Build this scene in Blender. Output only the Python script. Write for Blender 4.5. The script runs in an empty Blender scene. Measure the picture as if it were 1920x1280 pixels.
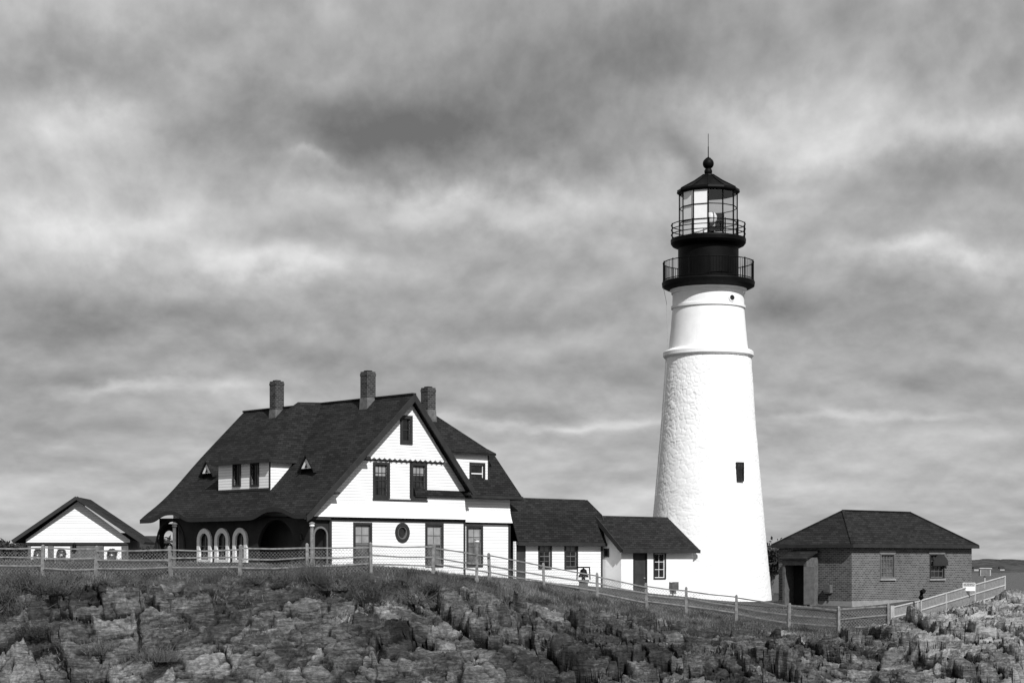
import bpy, math, random
import numpy as np
from mathutils import Vector
from mathutils.geometry import tessellate_polygon
random.seed(7); rng=np.random.default_rng(7)
F=3400.0; HZ=1050.0; EYE=2.2
def zpy(py,Y): return EYE+(HZ-py)*Y/F
def xpx(px,Y): return (px-960.0)*Y/F
SC=bpy.context.scene
COL=SC.collection
# ------------------------------------------------------------ materials
class NT:
    def __init__(s,nt): s.nt=nt
    def n(s,t,**k):
        nd=s.nt.nodes.new(t)
        for a,b in k.items(): setattr(nd,a,b)
        return nd
    def l(s,a,b): s.nt.links.new(a,b)
    def m(s,op,a,b=None,c=None,clamp=False):
        nd=s.nt.nodes.new('ShaderNodeMath'); nd.operation=op; nd.use_clamp=clamp
        for i,x in enumerate((a,b,c)):
            if x is None: continue
            if isinstance(x,(int,float)): nd.inputs[i].default_value=x
            else: s.l(x,nd.inputs[i])
        return nd.outputs[0]
    def xyz(s,x,y,z):
        nd=s.nt.nodes.new('ShaderNodeCombineXYZ')
        for i,q in enumerate((x,y,z)):
            if isinstance(q,(int,float)): nd.inputs[i].default_value=q
            else: s.l(q,nd.inputs[i])
        return nd.outputs[0]
    def noise(s,vec,scale,detail=4,rough=.55,dist=0):
        nd=s.nt.nodes.new('ShaderNodeTexNoise')
        nd.inputs['Scale'].default_value=scale; nd.inputs['Detail'].default_value=detail
        nd.inputs['Roughness'].default_value=rough; nd.inputs['Distortion'].default_value=dist
        if vec is not None: s.l(vec,nd.inputs['Vector'])
        return nd.outputs[0]
    def ramp(s,fac,stops):
        nd=s.nt.nodes.new('ShaderNodeValToRGB'); cr=nd.color_ramp
        while len(cr.elements)<len(stops): cr.elements.new(.5)
        for e,(p,c) in zip(cr.elements,stops):
            e.position=p; e.color=(c,c,c,1)
        s.l(fac,nd.inputs[0]); return nd.outputs[0]
    def mix(s,f,a,b):
        nd=s.nt.nodes.new('ShaderNodeMapRange')
        s.l(f,nd.inputs[0])
        for i,q in ((3,a),(4,b)):
            if isinstance(q,(int,float)): nd.inputs[i].default_value=q
            else: s.l(q,nd.inputs[i])
        return nd.outputs[0]
def base(name,rough=.7,spec=.3):
    m=bpy.data.materials.new(name); m.use_nodes=True
    b=m.node_tree.nodes['Principled BSDF']
    b.inputs['Roughness'].default_value=rough
    b.inputs['Specular IOR Level'].default_value=spec
    t=NT(m.node_tree); g=t.n('ShaderNodeNewGeometry'); sp=t.n('ShaderNodeSeparateXYZ')
    t.l(g.outputs['Position'],sp.inputs[0])
    return m,b,t,g.outputs['Position'],sp.outputs
def bump(t,b,h,strength=.5,dist=.02):
    nd=t.n('ShaderNodeBump'); nd.inputs['Strength'].default_value=strength; nd.inputs['Distance'].default_value=dist
    t.l(h,nd.inputs['Height']); t.l(nd.outputs[0],b.inputs['Normal'])
def simple(name,lo,hi,scale=3,rough=.7,bs=.2,spec=.3,metal=0):
    m,b,t,P,S=base(name,rough,spec)
    n=t.noise(P,scale,6,.6)
    t.l(t.ramp(n,[(.3,lo),(.7,hi)]),b.inputs['Base Color'])
    b.inputs['Metallic'].default_value=metal
    if bs: bump(t,b,t.noise(P,scale*8,4),bs,.01)
    return m
M_trim=simple('dark_trim_paint',.022,.036,2,.6,.2,.2)
M_black=simple('black_iron_paint',.0015,.004,3,.55,.1,.10)
M_lightwood=simple('weathered_wood',.10,.26,6,.8,.4)
M_greywood=simple('grey_wood',.06,.13,6,.8,.4)
M_galv=simple('galvanised_metal',.28,.42,5,.5,.1)
M_sash=simple('grey_sash_paint',.10,.16,5,.5,.1)
M_smooth=simple('smooth_white_masonry',.74,.84,1.5,.75,.15)
M_white=simple('white_paint',.74,.84,2,.6,.1)
M_conc=simple('concrete',.2,.3,3,.85,.4)
M_flash=simple('chimney_flashing',.07,.16,4,.6)
M_leaf=simple('shrub_foliage',.015,.06,5,.8,0)
M_leafd=simple('evergreen_foliage',.018,.045,.6,.85,0)
M_bark=simple('bark',.05,.14,8,.9,.5)
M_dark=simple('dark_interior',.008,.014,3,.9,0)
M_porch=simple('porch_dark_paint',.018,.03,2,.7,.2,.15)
M_frost=simple('lantern_white_panel',.8,.86,4,.35,0)
M_asph=simple('asphalt',.035,.06,6,.85,.4)
M_wire=simple('fence_wire',.16,.26,6,.6,0)
M_shade=simple('window_blind',.2,.34,2,.6,0)
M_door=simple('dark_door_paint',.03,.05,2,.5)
def glass_dark(name,lo,hi):
    m,b,t,P,S=base(name,.08,.5)
    n=t.noise(P,1.3,3); t.l(t.ramp(n,[(.4,lo),(.6,hi)]),b.inputs['Base Color'])
    bump(t,b,t.noise(P,2.5,2),.12,.02); return m
M_glass=glass_dark('window_glass',.006,.03)
M_glasscurtain=glass_dark('window_glass_with_curtain',.05,.13)
def clear_glass():
    m=bpy.data.materials.new('clear_glass'); m.use_nodes=True; nt=m.node_tree; nt.nodes.clear(); t=NT(nt)
    o=t.n('ShaderNodeOutputMaterial'); mx=t.n('ShaderNodeMixShader'); tr=t.n('ShaderNodeBsdfTransparent'); gl=t.n('ShaderNodeBsdfGlossy')
    tr.inputs[0].default_value=(.9,.9,.9,1); gl.inputs['Roughness'].default_value=.05
    mx.inputs[0].default_value=.12
    t.l(tr.outputs[0],mx.inputs[1]); t.l(gl.outputs[0],mx.inputs[2]); t.l(mx.outputs[0],o.inputs[0]); return m
M_clear=clear_glass()
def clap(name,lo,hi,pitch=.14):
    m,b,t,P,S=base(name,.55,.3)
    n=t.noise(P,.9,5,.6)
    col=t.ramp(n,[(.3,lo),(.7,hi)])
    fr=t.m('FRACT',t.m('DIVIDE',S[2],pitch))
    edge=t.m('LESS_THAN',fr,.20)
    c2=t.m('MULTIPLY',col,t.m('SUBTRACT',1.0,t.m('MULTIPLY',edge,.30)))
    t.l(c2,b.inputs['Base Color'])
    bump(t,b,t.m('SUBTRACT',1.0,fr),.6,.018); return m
M_clap=clap('white_clapboard',.76,.84)
def shingle():
    m,b,t,P,S=base('dark_shingles',.85,.12)
    br=t.n('ShaderNodeTexBrick'); br.offset=.5
    v=t.xyz(t.m('MULTIPLY',S[0],1.4),t.m('MULTIPLY',S[2],1.0),0)
    t.l(v,br.inputs['Vector'])
    br.inputs['Scale'].default_value=1; br.inputs['Brick Width'].default_value=.34; br.inputs['Row Height'].default_value=.11
    br.inputs['Mortar Size'].default_value=.010
    br.inputs['Color1'].default_value=(.012,)*3+(1,); br.inputs['Color2'].default_value=(.027,)*3+(1,); br.inputs['Mortar'].default_value=(.006,)*3+(1,)
    n=t.noise(P,.55,6,.65)
    k=t.mix(n,.55,1.45)
    t.l(t.m('MULTIPLY',br.outputs[0],k),b.inputs['Base Color'])
    bump(t,b,t.m('ADD',t.m('MULTIPLY',br.outputs['Fac'],-1.0),t.m('MULTIPLY',t.noise(P,9,4),.8)),.5,.02); return m
M_roof=shingle()
def brick(name,c1,c2,mo,w=.24,h=.085):
    m,b,t,P,S=base(name,.85,.2)
    br=t.n('ShaderNodeTexBrick')
    v=t.xyz(t.m('MULTIPLY',S[0],1.41),S[2],0); t.l(v,br.inputs['Vector'])
    br.inputs['Scale'].default_value=1; br.inputs['Brick Width'].default_value=w; br.inputs['Row Height'].default_value=h
    br.inputs['Mortar Size'].default_value=.012
    for k,c in (('Color1',c1),('Color2',c2),('Mortar',mo)): br.inputs[k].default_value=(c,c,c,1)
    n=t.noise(P,.8,5,.6); k=t.mix(n,.6,1.4)
    t.l(t.m('MULTIPLY',br.outputs[0],k),b.inputs['Base Color'])
    bump(t,b,t.m('MULTIPLY',br.outputs['Fac'],-1.0),.5,.015); return m
M_brick=brick('red_brick_in_grey',.05,.11,.20,.24,.095)
M_chim=brick('chimney_brick',.02,.06,.10,.24,.1)
def towerstone():
    m,b,t,P,S=base('whitewashed_rubble_stone',.8,.2)
    n=t.noise(P,1.1,5,.6); t.l(t.ramp(n,[(.3,.78),(.7,.87)]),b.inputs['Base Color'])
    h=t.noise(P,6,6,.6)
    bump(t,b,h,.5,.014); return m
M_tower=towerstone()
# ------------------------------------------------------------ mesh helpers
ORG={}
def empty(name,loc,parent=None,**props):
    o=bpy.data.objects.new(name,None); COL.objects.link(o); o.empty_display_size=.3
    p=ORG[parent.name] if parent else Vector((0,0,0))
    o.location=Vector(loc)-p
    if parent: o.parent=parent
    ORG[o.name]=Vector(loc)
    for k,v in props.items(): o[k]=v
    return o
class MM:
    def __init__(s): s.v=[]; s.f=[]
    def add(s,vs,fs):
        n=len(s.v); s.v+= [tuple(x) for x in vs]; s.f+=[tuple(i+n for i in f) for f in fs]
    def hexa(s,p):
        s.add(p,[(3,2,1,0),(4,5,6,7),(0,1,5,4),(1,2,6,5),(2,3,7,6),(3,0,4,7)])
    def box(s,x0,x1,y0,y1,z0,z1):
        s.hexa([(x0,y0,z0),(x1,y0,z0),(x1,y1,z0),(x0,y1,z0),(x0,y0,z1),(x1,y0,z1),(x1,y1,z1),(x0,y1,z1)])
    def fbox(s,fr,a0,a1,b0,b1,z0,z1):
        s.hexa([fr.w(a0,b0,z0),fr.w(a1,b0,z0),fr.w(a1,b1,z0),fr.w(a0,b1,z0),fr.w(a0,b0,z1),fr.w(a1,b0,z1),fr.w(a1,b1,z1),fr.w(a0,b1,z1)])
    def beam(s,p0,p1,w,h):
        p0=Vector(p0);p1=Vector(p1);d=(p1-p0).normalized()
        up=Vector((0,0,1)) if abs(d.z)<.95 else Vector((0,1,0))
        sd=d.cross(up).normalized(); up=sd.cross(d).normalized()
        q=[]
        for P in (p0,p1):
            q.append([P-sd*w/2-up*h/2,P+sd*w/2-up*h/2,P+sd*w/2+up*h/2,P-sd*w/2+up*h/2])
        s.add(q[0]+q[1],[(3,2,1,0),(4,5,6,7),(0,1,5,4),(1,2,6,5),(2,3,7,6),(3,0,4,7)])
    def slab(s,poly,t):
        n=len(poly); top=[Vector(p) for p in poly]; bot=[p-Vector((0,0,t)) for p in top]
        s.add(top+bot,[tuple(range(n)),tuple(range(2*n-1,n-1,-1))]+[(i,(i+1)%n,(i+1)%n+n,i+n) for i in range(n)])
    def lathe(s,prof,cx,cy,n=64,a0=0):
        vs=[];fs=[]
        for r,z in prof:
            for i in range(n):
                a=a0+2*math.pi*i/n; vs.append((cx+r*math.cos(a),cy+r*math.sin(a),z))
        for j in range(len(prof)-1):
            for i in range(n):
                k=(i+1)%n; fs.append((j*n+i,j*n+k,(j+1)*n+k,(j+1)*n+i))
        s.add(vs,fs)
    def tube(s,pts,r,n=6):
        for a,b in zip(pts[:-1],pts[1:]):
            a=Vector(a);b=Vector(b);d=(b-a)
            if d.length<1e-6: continue
            d.normalize(); up=Vector((0,0,1)) if abs(d.z)<.9 else Vector((1,0,0))
            e=d.cross(up).normalized(); g=e.cross(d)
            vs=[];
            for P in (a,b):
                for i in range(n):
                    t=2*math.pi*i/n; vs.append(P+e*r*math.cos(t)+g*r*math.sin(t))
            s.add(vs,[(i,(i+1)%n,(i+1)%n+n,i+n) for i in range(n)]+[tuple(range(n-1,-1,-1)),tuple(range(n,2*n))])
def mk(name,M,mat,parent=None,smooth=False,org=None,bevel=0,**props):
    me=bpy.data.meshes.new(name)
    vs=M.v
    if org is None:
        xs=[v[0] for v in vs];ys=[v[1] for v in vs];zs=[v[2] for v in vs]
        org=((min(xs)+max(xs))/2,(min(ys)+max(ys))/2,min(zs))
    org=Vector(org)
    me.from_pydata([(v[0]-org.x,v[1]-org.y,v[2]-org.z) for v in vs],[],M.f)
    me.materials.append(mat)
    if smooth: me.polygons.foreach_set('use_smooth',[True]*len(me.polygons))
    me.update()
    o=bpy.data.objects.new(name,me); COL.objects.link(o)
    p=ORG[parent.name] if parent else Vector((0,0,0))
    o.location=org-p
    if parent: o.parent=parent
    ORG[o.name]=org
    if bevel:
        b=o.modifiers.new('bevel','BEVEL'); b.width=bevel; b.segments=2; b.limit_method='ANGLE'
    for k,v in props.items(): o[k]=v
    return o
class Fr:
    def __init__(s,x,y,deg):
        s.o=(x,y); c=math.cos(math.radians(deg)); q=math.sin(math.radians(deg)); s.u=(c,q); s.vv=(-q,c)
    def w(s,a,b,z): return (s.o[0]+a*s.u[0]+b*s.vv[0], s.o[1]+a*s.u[1]+b*s.vv[1], z)
    def a_px(s,px,b):
        k=(px-960)/F; x,y,_=s.w(0,b,0); return (k*y-x)/(s.u[0]-k*s.u[1])
    def b_px(s,px,a):
        k=(px-960)/F; x,y,_=s.w(a,0,0); return (k*y-x)/(s.vv[0]-k*s.vv[1])
class Pl:
    def __init__(s,fr,run,const): s.fr=fr;s.run=run;s.c=const
    def at(s,q,z,o=0):
        return s.fr.w(q,s.c-o,z) if s.run=='a' else s.fr.w(s.c-o,q,z)
    def s(s_,px): return s_.fr.a_px(px,s_.c) if s_.run=='a' else s_.fr.b_px(px,s_.c)
    def z(s,px,py):
        q=s.s(px); return zpy(py,s.at(q,0)[1])
def wallpoly(M,pl,outer,holes,thick,off=0):
    loops=[outer]+list(holes)
    vl=[[Vector((p[0],p[1],0)) for p in l] for l in loops]
    tris=tessellate_polygon(vl)
    flat=[p for l in loops for p in l]; n=len(flat)
    vs=[pl.at(p[0],p[1],off) for p in flat]+[pl.at(p[0],p[1],off-thick) for p in flat]
    fs=[tuple(t) for t in tris]+[tuple(i+n for i in reversed(t)) for t in tris]
    k=0
    for l in loops:
        m=len(l)
        for i in range(m):
            a=k+i;b=k+(i+1)%m; fs.append((a,b,b+n,a+n))
        k+=m
    M.add(vs,fs)
def rect(s0,s1,z0,z1): return [(s0,z0),(s1,z0),(s1,z1),(s0,z1)]
def ell(cs,cz,rs,rz,n=28): return [(cs+rs*math.cos(2*math.pi*i/n),cz+rz*math.sin(2*math.pi*i/n)) for i in range(n)]
def arch(s0,s1,z0,z1,n=12):
    r=abs(s1-s0)/2;c=(s0+s1)/2; rz=min(r,(z1-z0)*.6)
    return [(min(s0,s1),z0),(max(s0,s1),z0)]+[(c+r*math.cos(math.pi*i/n),z1-rz+rz*math.sin(math.pi*i/n)) for i in range(n+1)]
def window(parent,pl,px0,px1,py0,py1,holes,nx=1,ny=2,fw=.1,pane=None,sashmat=None,framemat=None,name='window',sill=False,off=0,blind=0,mw=.013):
    s0=pl.s(px0);s1=pl.s(px1); c=(px0+px1)/2
    z0=pl.z(c,py1);z1=pl.z(c,py0)
    if s0>s1: s0,s1=s1,s0
    i=rect(s0+fw,s1-fw,z0+fw,z1-fw)
    holes.append(i)
    sash=MM(); wallpoly(sash,pl,rect(s0+fw,s1-fw,z0+fw,z1-fw),[rect(s0+fw+.035,s1-fw-.035,z0+fw+.04,z1-fw-.035)],.03,off-.04)
    a,b,c0,d=s0+fw+.035,s1-fw-.035,z0+fw+.04,z1-fw-.035
    for k in range(1,nx):
        x=a+(b-a)*k/nx; wallpoly(sash,pl,rect(x-mw,x+mw,c0,d),[],.02,off-.042)
    for k in range(1,ny):
        z=c0+(d-c0)*k/ny; w=.028 if (ny%2==0 and k==ny//2) else mw
        wallpoly(sash,pl,rect(a,b,z-w,z+w),[],.02,off-.044)
    w=mk(name,sash,sashmat or M_trim,parent)
    fm=MM(); wallpoly(fm,pl,rect(s0,s1,z0,z1),[i],.16,off+.045); mk('frame',fm,framemat or M_trim,w)
    pm=MM(); wallpoly(pm,pl,rect(s0+fw,s1-fw,z0+fw,z1-fw),[],.02,off-.075); mk('pane',pm,pane or M_glass,w)
    if blind:
        bm=MM(); zz=d-(d-c0)*blind; wallpoly(bm,pl,rect(a,b,zz,d),[],.006,off-.066); mk('blind',bm,M_shade,w)
    if sill:
        sm=MM(); wallpoly(sm,pl,rect(s0-.05,s1+.05,z0-.1,z0-.003),[],.16,off+.08); mk('sill',sm,M_conc,w)
        sm=MM(); wallpoly(sm,pl,rect(s0-.08,s1+.08,z1+.003,z1+.14),[],.1,off+.03); mk('lintel',sm,M_conc,w)
    return s0,s1,z0,z1
# ------------------------------------------------------------ terrain
def hsh(ix,iy,seed):
    h=(ix.astype(np.int64)*374761393+iy.astype(np.int64)*668265263+seed*1442695041)&0xffffffff
    h=((h^(h>>13))*1274126177)&0xffffffff
    h=(h^(h>>16))&0xffffffff
    return h/4294967295.0
def vnoise(x,y,seed=0):
    ix=np.floor(x);iy=np.floor(y);fx=x-ix;fy=y-iy
    fx=fx*fx*(3-2*fx);fy=fy*fy*(3-2*fy)
    a=hsh(ix,iy,seed);b=hsh(ix+1,iy,seed);c=hsh(ix,iy+1,seed);d=hsh(ix+1,iy+1,seed)
    return (a+(b-a)*fx)*(1-fy)+(c+(d-c)*fx)*fy
def fbm(x,y,seed=0,o=4):
    r=0;a=.5;s=0
    for i in range(o):
        r=r+a*vnoise(x*2**i,y*2**i,seed+i*17);s+=a;a*=.5
    return r/s
def facets(x,y,cell,ang,st,seed,tx=0,ty=0,tilt=.6):
    c=math.cos(ang);s=math.sin(ang)
    X=(x*c+y*s)/(cell*st);Y=(-x*s+y*c)/cell
    ix=np.floor(X);iy=np.floor(Y)
    best=np.full(x.shape,9e9);sec=np.full(x.shape,9e9);H=np.zeros(x.shape);ID=np.zeros(x.shape)
    for i in (-1,0,1):
        for j in (-1,0,1):
            cx=ix+i;cy=iy+j
            px=cx+hsh(cx,cy,seed);py=cy+hsh(cx,cy,seed+5)
            dx=X-px;dy=Y-py;d=dx*dx+dy*dy
            h=hsh(cx,cy,seed+9)-.5+ (hsh(cx,cy,seed+11)-.5+tx)*dx*tilt+(hsh(cx,cy,seed+13)-.5+ty)*dy*tilt
            nb=d<best
            sec=np.where(nb,best,np.minimum(sec,d)); H=np.where(nb,h,H); ID=np.where(nb,hsh(cx,cy,seed+21),ID); best=np.where(nb,d,best)
    return H,np.sqrt(sec)-np.sqrt(best),ID
fence_px=[(-160,1076,78),(-20,1076,78),(80,1077,78),(180,1079,78),(320,1079,78),(450,1077,78),(575,1074,78),(695,1072,78.5),(812,1073,80.5),(918,1088,84),(1020,1105,87),(1120,1122,89),(1213,1141,90),(1287,1148,90),(1381,1163,89.5),(1480,1180,88),(1572,1187,86.5),(1665,1181,86.5)]
pipe_px=[(1668,1181,86.5),(1720,1168,88.5),(1774,1151,91),(1828,1134,94),(1884,1117,97)]
ctrl=[]
def C(px,py,Y): ctrl.append((xpx(px,Y),Y,zpy(py,Y)))
for p in fence_px+pipe_px[1:]: C(*p)
for p in [(617,1072,85),(430,1070,90),(280,1070,95),(700,1070,88),(870,1078,91),(965,1084,93),(1130,1100,97.5),(1160,1104,96.5),(1298,1119,100.5),(1340,1126,100.4),(1440,1128,101),(1460,1130,97),(1597,1137,93),(1720,1126,96),(1822,1118,98.7)]: C(*p)
for p in [(1900,1119,98),(1890,1128,93),(1890,1140,86),(1885,1180,78),(1700,1215,80),(1770,1158,87)]: C(*p)
for px in (-200,0,200,400,600): C(px,1104,76.8);C(px,1160,74)
C(750,1110,77.5);C(750,1165,74.5);C(900,1120,81);C(900,1175,75.5)
C(1100,1145,85);C(1100,1190,78);C(1300,1170,86);C(1300,1205,79);C(1500,1200,82);C(1500,1228,77)
for px in range(-300,2000,250): C(px,1295,70)
for x in range(-60,41,20): ctrl+= [(x,62,-7.5),(x,52,-13),(x,40,-16)]
for x,y,z in [(-25,105,1.5),(-35,95,1.6),(-60,80,1.6),(-60,120,2),(-120,90,2.2),(-120,200,3),(-40,150,1.8),(0,120,.6),(11,112,.1),(20,112,0),(-120,60,-6),(26,110,.2)]: ctrl.append((x,y,z))
CP=np.array(ctrl); n=len(CP)
D=np.sqrt(((CP[:,None,:2]-CP[None,:,:2])**2).sum(2))
A=np.zeros((n+3,n+3));A[:n,:n]=D-np.eye(n)*.02;A[:n,n]=1;A[:n,n+1:]=CP[:,:2];A[n,:n]=1;A[n+1:,:n]=CP[:,:2].T
W=np.linalg.solve(A,np.concatenate([CP[:,2],[0,0,0]]))
FX=np.array([xpx(p[0],p[2]) for p in fence_px+pipe_px[1:]]);FY=np.array([p[2] for p in fence_px+pipe_px[1:]])
def sst(x,a,b):
    t=np.clip((x-a)/(b-a),0,1);return t*t*(3-2*t)
def basez(x,y):
    z=W[n]+W[n+1]*x+W[n+2]*y
    for i in range(n): z=z+W[i]*np.sqrt((x-CP[i,0])**2+(y-CP[i,1])**2)
    return z
def rockmask(x,y):
    fy=np.interp(x,FX,FY)-y
    t=np.interp(x,[-20,-16,-12,-5,-2,2,8,14,17,19,24],[1.2,1.0,.5,.7,1.8,4.6,6.2,5.0,2.8,.4,.1])
    nz=fbm(x*.6,y*.6,40,5)-.5
    r=sst(fy-t+nz*4.2,-.1,.3)
    return r*sst(fy,.2,.7)
def saw(u,soft=.1):
    f=u-np.floor(u); return np.where(f<1-soft,f/(1-soft),(1-f)/soft)-.5
def terrain(x,y):
    x=np.asarray(x,float);y=np.asarray(y,float)
    z=basez(x,y)
    R=rockmask(x,y)
    fy=np.interp(x,FX,FY)-y
    w1=(fbm(x*.45,y*.45,3,4)-.5); w2=(fbm(x*.45,y*.45,8,4)-.5)
    wx=x+w1*1.5; wy=y+w2*1.5
    f0,c0,i0=facets(wx,wy,2.3,.25,1.7,11,.15,.1,.7)
    f1,c1,i1=facets(wx+i0*.7,wy+i0*.9,.85,.6,1.8,101,.2,.1,.9)
    f2,c2,i2=facets(wx,wy,.38,.1,2.1,202,.2,.1,1.0)
    s1=saw((-.80*wx-.60*wy)/(1.5+.9*np.floor(i0*3)/3)+i0*7+w1*1.5,.08)
    s2=saw((.55*wx-.83*wy)/.55+i1*5+w2,.10)
    s3=saw((-.9*wx-.43*wy)/.26+i1*9,.16)
    big=sst(fbm(x*.22,y*.32,33,3),.40,.58)
    O=.42+.78*big
    near=.17+.83*sst(fy,.4,3.2)
    rk=((f0*1.05+s1*.66*(.4+.6*i0)+f1*.46)*near*(1-.3*sst(x,22,24)*sst(y,82,90))+s2*.24*(.3+i1)+f2*.19+s3*.09)*O+(fbm(x*5,y*5,60,3)-.5)*.06
    rk=rk-(.36*(1-sst(c0,0,.05))+.24*(1-sst(c1,0,.06)))*near-.08*(1-sst(c2,0,.1))
    z=z+R*(rk+.05)
    z=z+(1-R)*((fbm(x*.7,y*.7,77,4)-.5)*.2)*sst(fy,.1,1.2)
    edge=x-.2815*y+(fbm(y*.5,x*.1,55,3)-.5)*1.0
    z=np.where(y>40,z-sst(edge,0,2.2)*16,z)
    be=(y-118)+(fbm(x*.1,y*0,56,3)-.5)*10+np.clip(-x-10,0,400)*-1.4
    z=z-sst(be,0,14)*16
    tone=.4*i1+.2*i2+.4*i0
    return np.clip(z,-16,6),R,f0*near*O,(f1+s1)*near*O,s2*O,tone
def tz(x,y): return float(terrain(np.array([x]),np.array([y]))[0][0])
gx=np.concatenate([np.linspace(-200,-50,30)[:-1],np.linspace(-50,-27,24)[:-1],np.arange(-27,27.5,.052),np.linspace(28,60,20)])
gy=np.concatenate([np.linspace(35,66,22)[:-1],np.arange(66,92,.048),np.arange(92,102,.25),np.linspace(102,260,50)])
GX,GY=np.meshgrid(gx,gy); GZ,GR,g0,g1,g2,gt=terrain(GX,GY)
JX=GX+GR*(-g1*.11+g2*.05); JY=GY-GR*(g0*.30+g1*.18+g2*.12)
nyy,nxx=GX.shape
me=bpy.data.meshes.new('headland_ground')
co=np.stack([JX,JY,GZ],-1).reshape(-1,3)
idx=np.arange(nyy*nxx).reshape(nyy,nxx)
q=np.stack([idx[:-1,:-1],idx[:-1,1:],idx[1:,1:],idx[1:,:-1]],-1).reshape(-1,4)
me.vertices.add(len(co)); me.vertices.foreach_set('co',co.ravel())
me.loops.add(q.size); me.loops.foreach_set('vertex_index',q.ravel().astype(np.int32))
me.polygons.add(len(q)); me.polygons.foreach_set('loop_start',np.arange(0,q.size,4,dtype=np.int32)); me.polygons.foreach_set('loop_total',np.full(len(q),4,dtype=np.int32))
me.update(calc_edges=True); me.validate()
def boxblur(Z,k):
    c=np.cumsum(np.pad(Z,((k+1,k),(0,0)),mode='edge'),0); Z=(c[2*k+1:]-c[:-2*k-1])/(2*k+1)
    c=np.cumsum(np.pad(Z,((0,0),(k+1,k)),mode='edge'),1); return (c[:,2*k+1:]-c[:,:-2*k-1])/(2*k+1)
cav=np.clip((GZ-boxblur(boxblur(GZ,6),6))/.2,-1,1)*.5+.5  # low in hollows; drives the crevice shade painted into the rock colour
for nm,arr in (('rock',GR),('tone',gt),('cavity_shade',cav)):
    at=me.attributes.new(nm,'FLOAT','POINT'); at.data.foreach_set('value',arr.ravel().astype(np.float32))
def ground_mat():
    m,b,t,P,S=base('rock_and_turf',.85,.25)
    def att(nm):
        a=t.n('ShaderNodeAttribute'); a.attribute_name=nm; return a.outputs['Fac']
    mp=t.n('ShaderNodeMapping'); t.l(P,mp.inputs[0]); mp.inputs['Rotation'].default_value=(.5,.6,.2); mp.inputs['Scale'].default_value=(.8,1.3,6.5)
    st=t.noise(mp.outputs[0],1.6,8,.7,.8)
    big=t.noise(P,.4,5,.6)
    fine=t.noise(P,5,8,.75)
    v=t.m('ADD',t.m('MULTIPLY',st,.40),t.m('ADD',t.m('MULTIPLY',big,.33),t.m('MULTIPLY',fine,.38)))
    v=t.m('ADD',v,t.m('MULTIPLY',t.m('SUBTRACT',att('tone'),.5),.26))
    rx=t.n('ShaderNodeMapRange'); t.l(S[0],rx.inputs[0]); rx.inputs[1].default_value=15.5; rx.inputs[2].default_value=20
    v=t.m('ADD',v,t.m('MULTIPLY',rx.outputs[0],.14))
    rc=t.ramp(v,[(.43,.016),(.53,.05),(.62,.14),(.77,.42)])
    cf=t.ramp(att('cavity_shade'),[(.15,.07),(.45,.65),(.60,1.0)])  # darkens rock colour in hollows, painting in the shade of crevices
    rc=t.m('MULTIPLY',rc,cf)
    gn=t.m('ADD',t.m('MULTIPLY',t.noise(P,.7,5,.6),.5),t.m('MULTIPLY',t.noise(P,7,6,.7),.5))
    gc=t.ramp(gn,[(.35,.025),(.5,.055),(.65,.10)])
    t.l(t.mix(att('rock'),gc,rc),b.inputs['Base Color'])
    h=t.m('ADD',t.m('MULTIPLY',st,1.0),t.m('MULTIPLY',fine,.8))
    bump(t,b,h,.9,.13); return m
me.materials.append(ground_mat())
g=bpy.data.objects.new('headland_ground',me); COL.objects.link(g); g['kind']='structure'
# sea
def sea_mat():
    m,b,t,P,S=base('sea_water',.35,.25)
    b.inputs['Base Color'].default_value=(.035,.035,.035,1)
    mp=t.n('ShaderNodeMapping'); t.l(P,mp.inputs[0]); mp.inputs['Scale'].default_value=(.1,.3,1)
    bump(t,b,t.noise(mp.outputs[0],1,6,.6),1,1.2); return m
M=MM(); M.add([(-20000,-3000,-12),(20000,-3000,-12),(20000,30000,-12),(-20000,30000,-12)],[(0,1,2,3)])
mk('sea',M,sea_mat(),kind='structure')
# path
ctrs=[(8.5,97.5),(12,96.2),(15.5,94),(18,91.0),(21.0,91.2),(23.5,94)]
P_=[]; 
for i in range(len(ctrs)-1):
    for k in range(8):
        t_=k/8; P_.append((ctrs[i][0]*(1-t_)+ctrs[i+1][0]*t_,ctrs[i][1]*(1-t_)+ctrs[i+1][1]*t_))
M=MM(); vs=[];fs=[]
for i,(x,y) in enumerate(P_):
    for j in range(7):
        yy=y+(j/6-.5)*2.4; vs.append((x,yy,tz(x,yy)+.03))
for i in range(len(P_)-1):
    for j in range(6): fs.append((i*7+j,(i+1)*7+j,(i+1)*7+j+1,i*7+j+1))
M.add(vs,fs); mk('path',M,M_asph,kind='structure')
# ------------------------------------------------------------ keeper's house
H=Fr(-8.575,85,43)
hx,hy,_=H.w(4,4,0)
house=empty('keeper_house',(hx,hy,1.5),label="white clapboard keeper's house with dark shingled gable roof and porch",category='house')
G=Pl(H,'a',0.0); ZB=.3
RID=4.8;EA=-1.67;EZ=4.2;RZ=10.25;RA=8.6;RE=5.8;VB=13.9;VF=-.5
def roofz(a): return EZ+(RZ-EZ)*(a-EA)/(RID-EA) if a<RID else RZ+(RE-RZ)*(a-RID)/(RA-RID)
holes=[]
window(house,G,662,697,979,1062,holes,2,4,.12,M_glasscurtain,M_sash,sill=False,blind=.45)
window(house,G,797,831,980,1062,holes,2,4,.12,M_glasscurtain,M_sash,blind=.5)
window(house,G,699,729,866,934,holes,3,4,.13,M_glass,M_trim,blind=.35)
window(house,G,770,800,868,936,holes,3,4,.13,M_glass,M_trim,blind=.3)
cs=G.s(754);cz=G.z(754,998); holes.append(ell(cs,cz,.30,.32))
ow=MM(); wallpoly(ow,G,ell(cs,cz,.30,.32),[ell(cs,cz,.25,.27)],.1,.02)
w=mk('oval_window',ow,M_sash,house)
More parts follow.
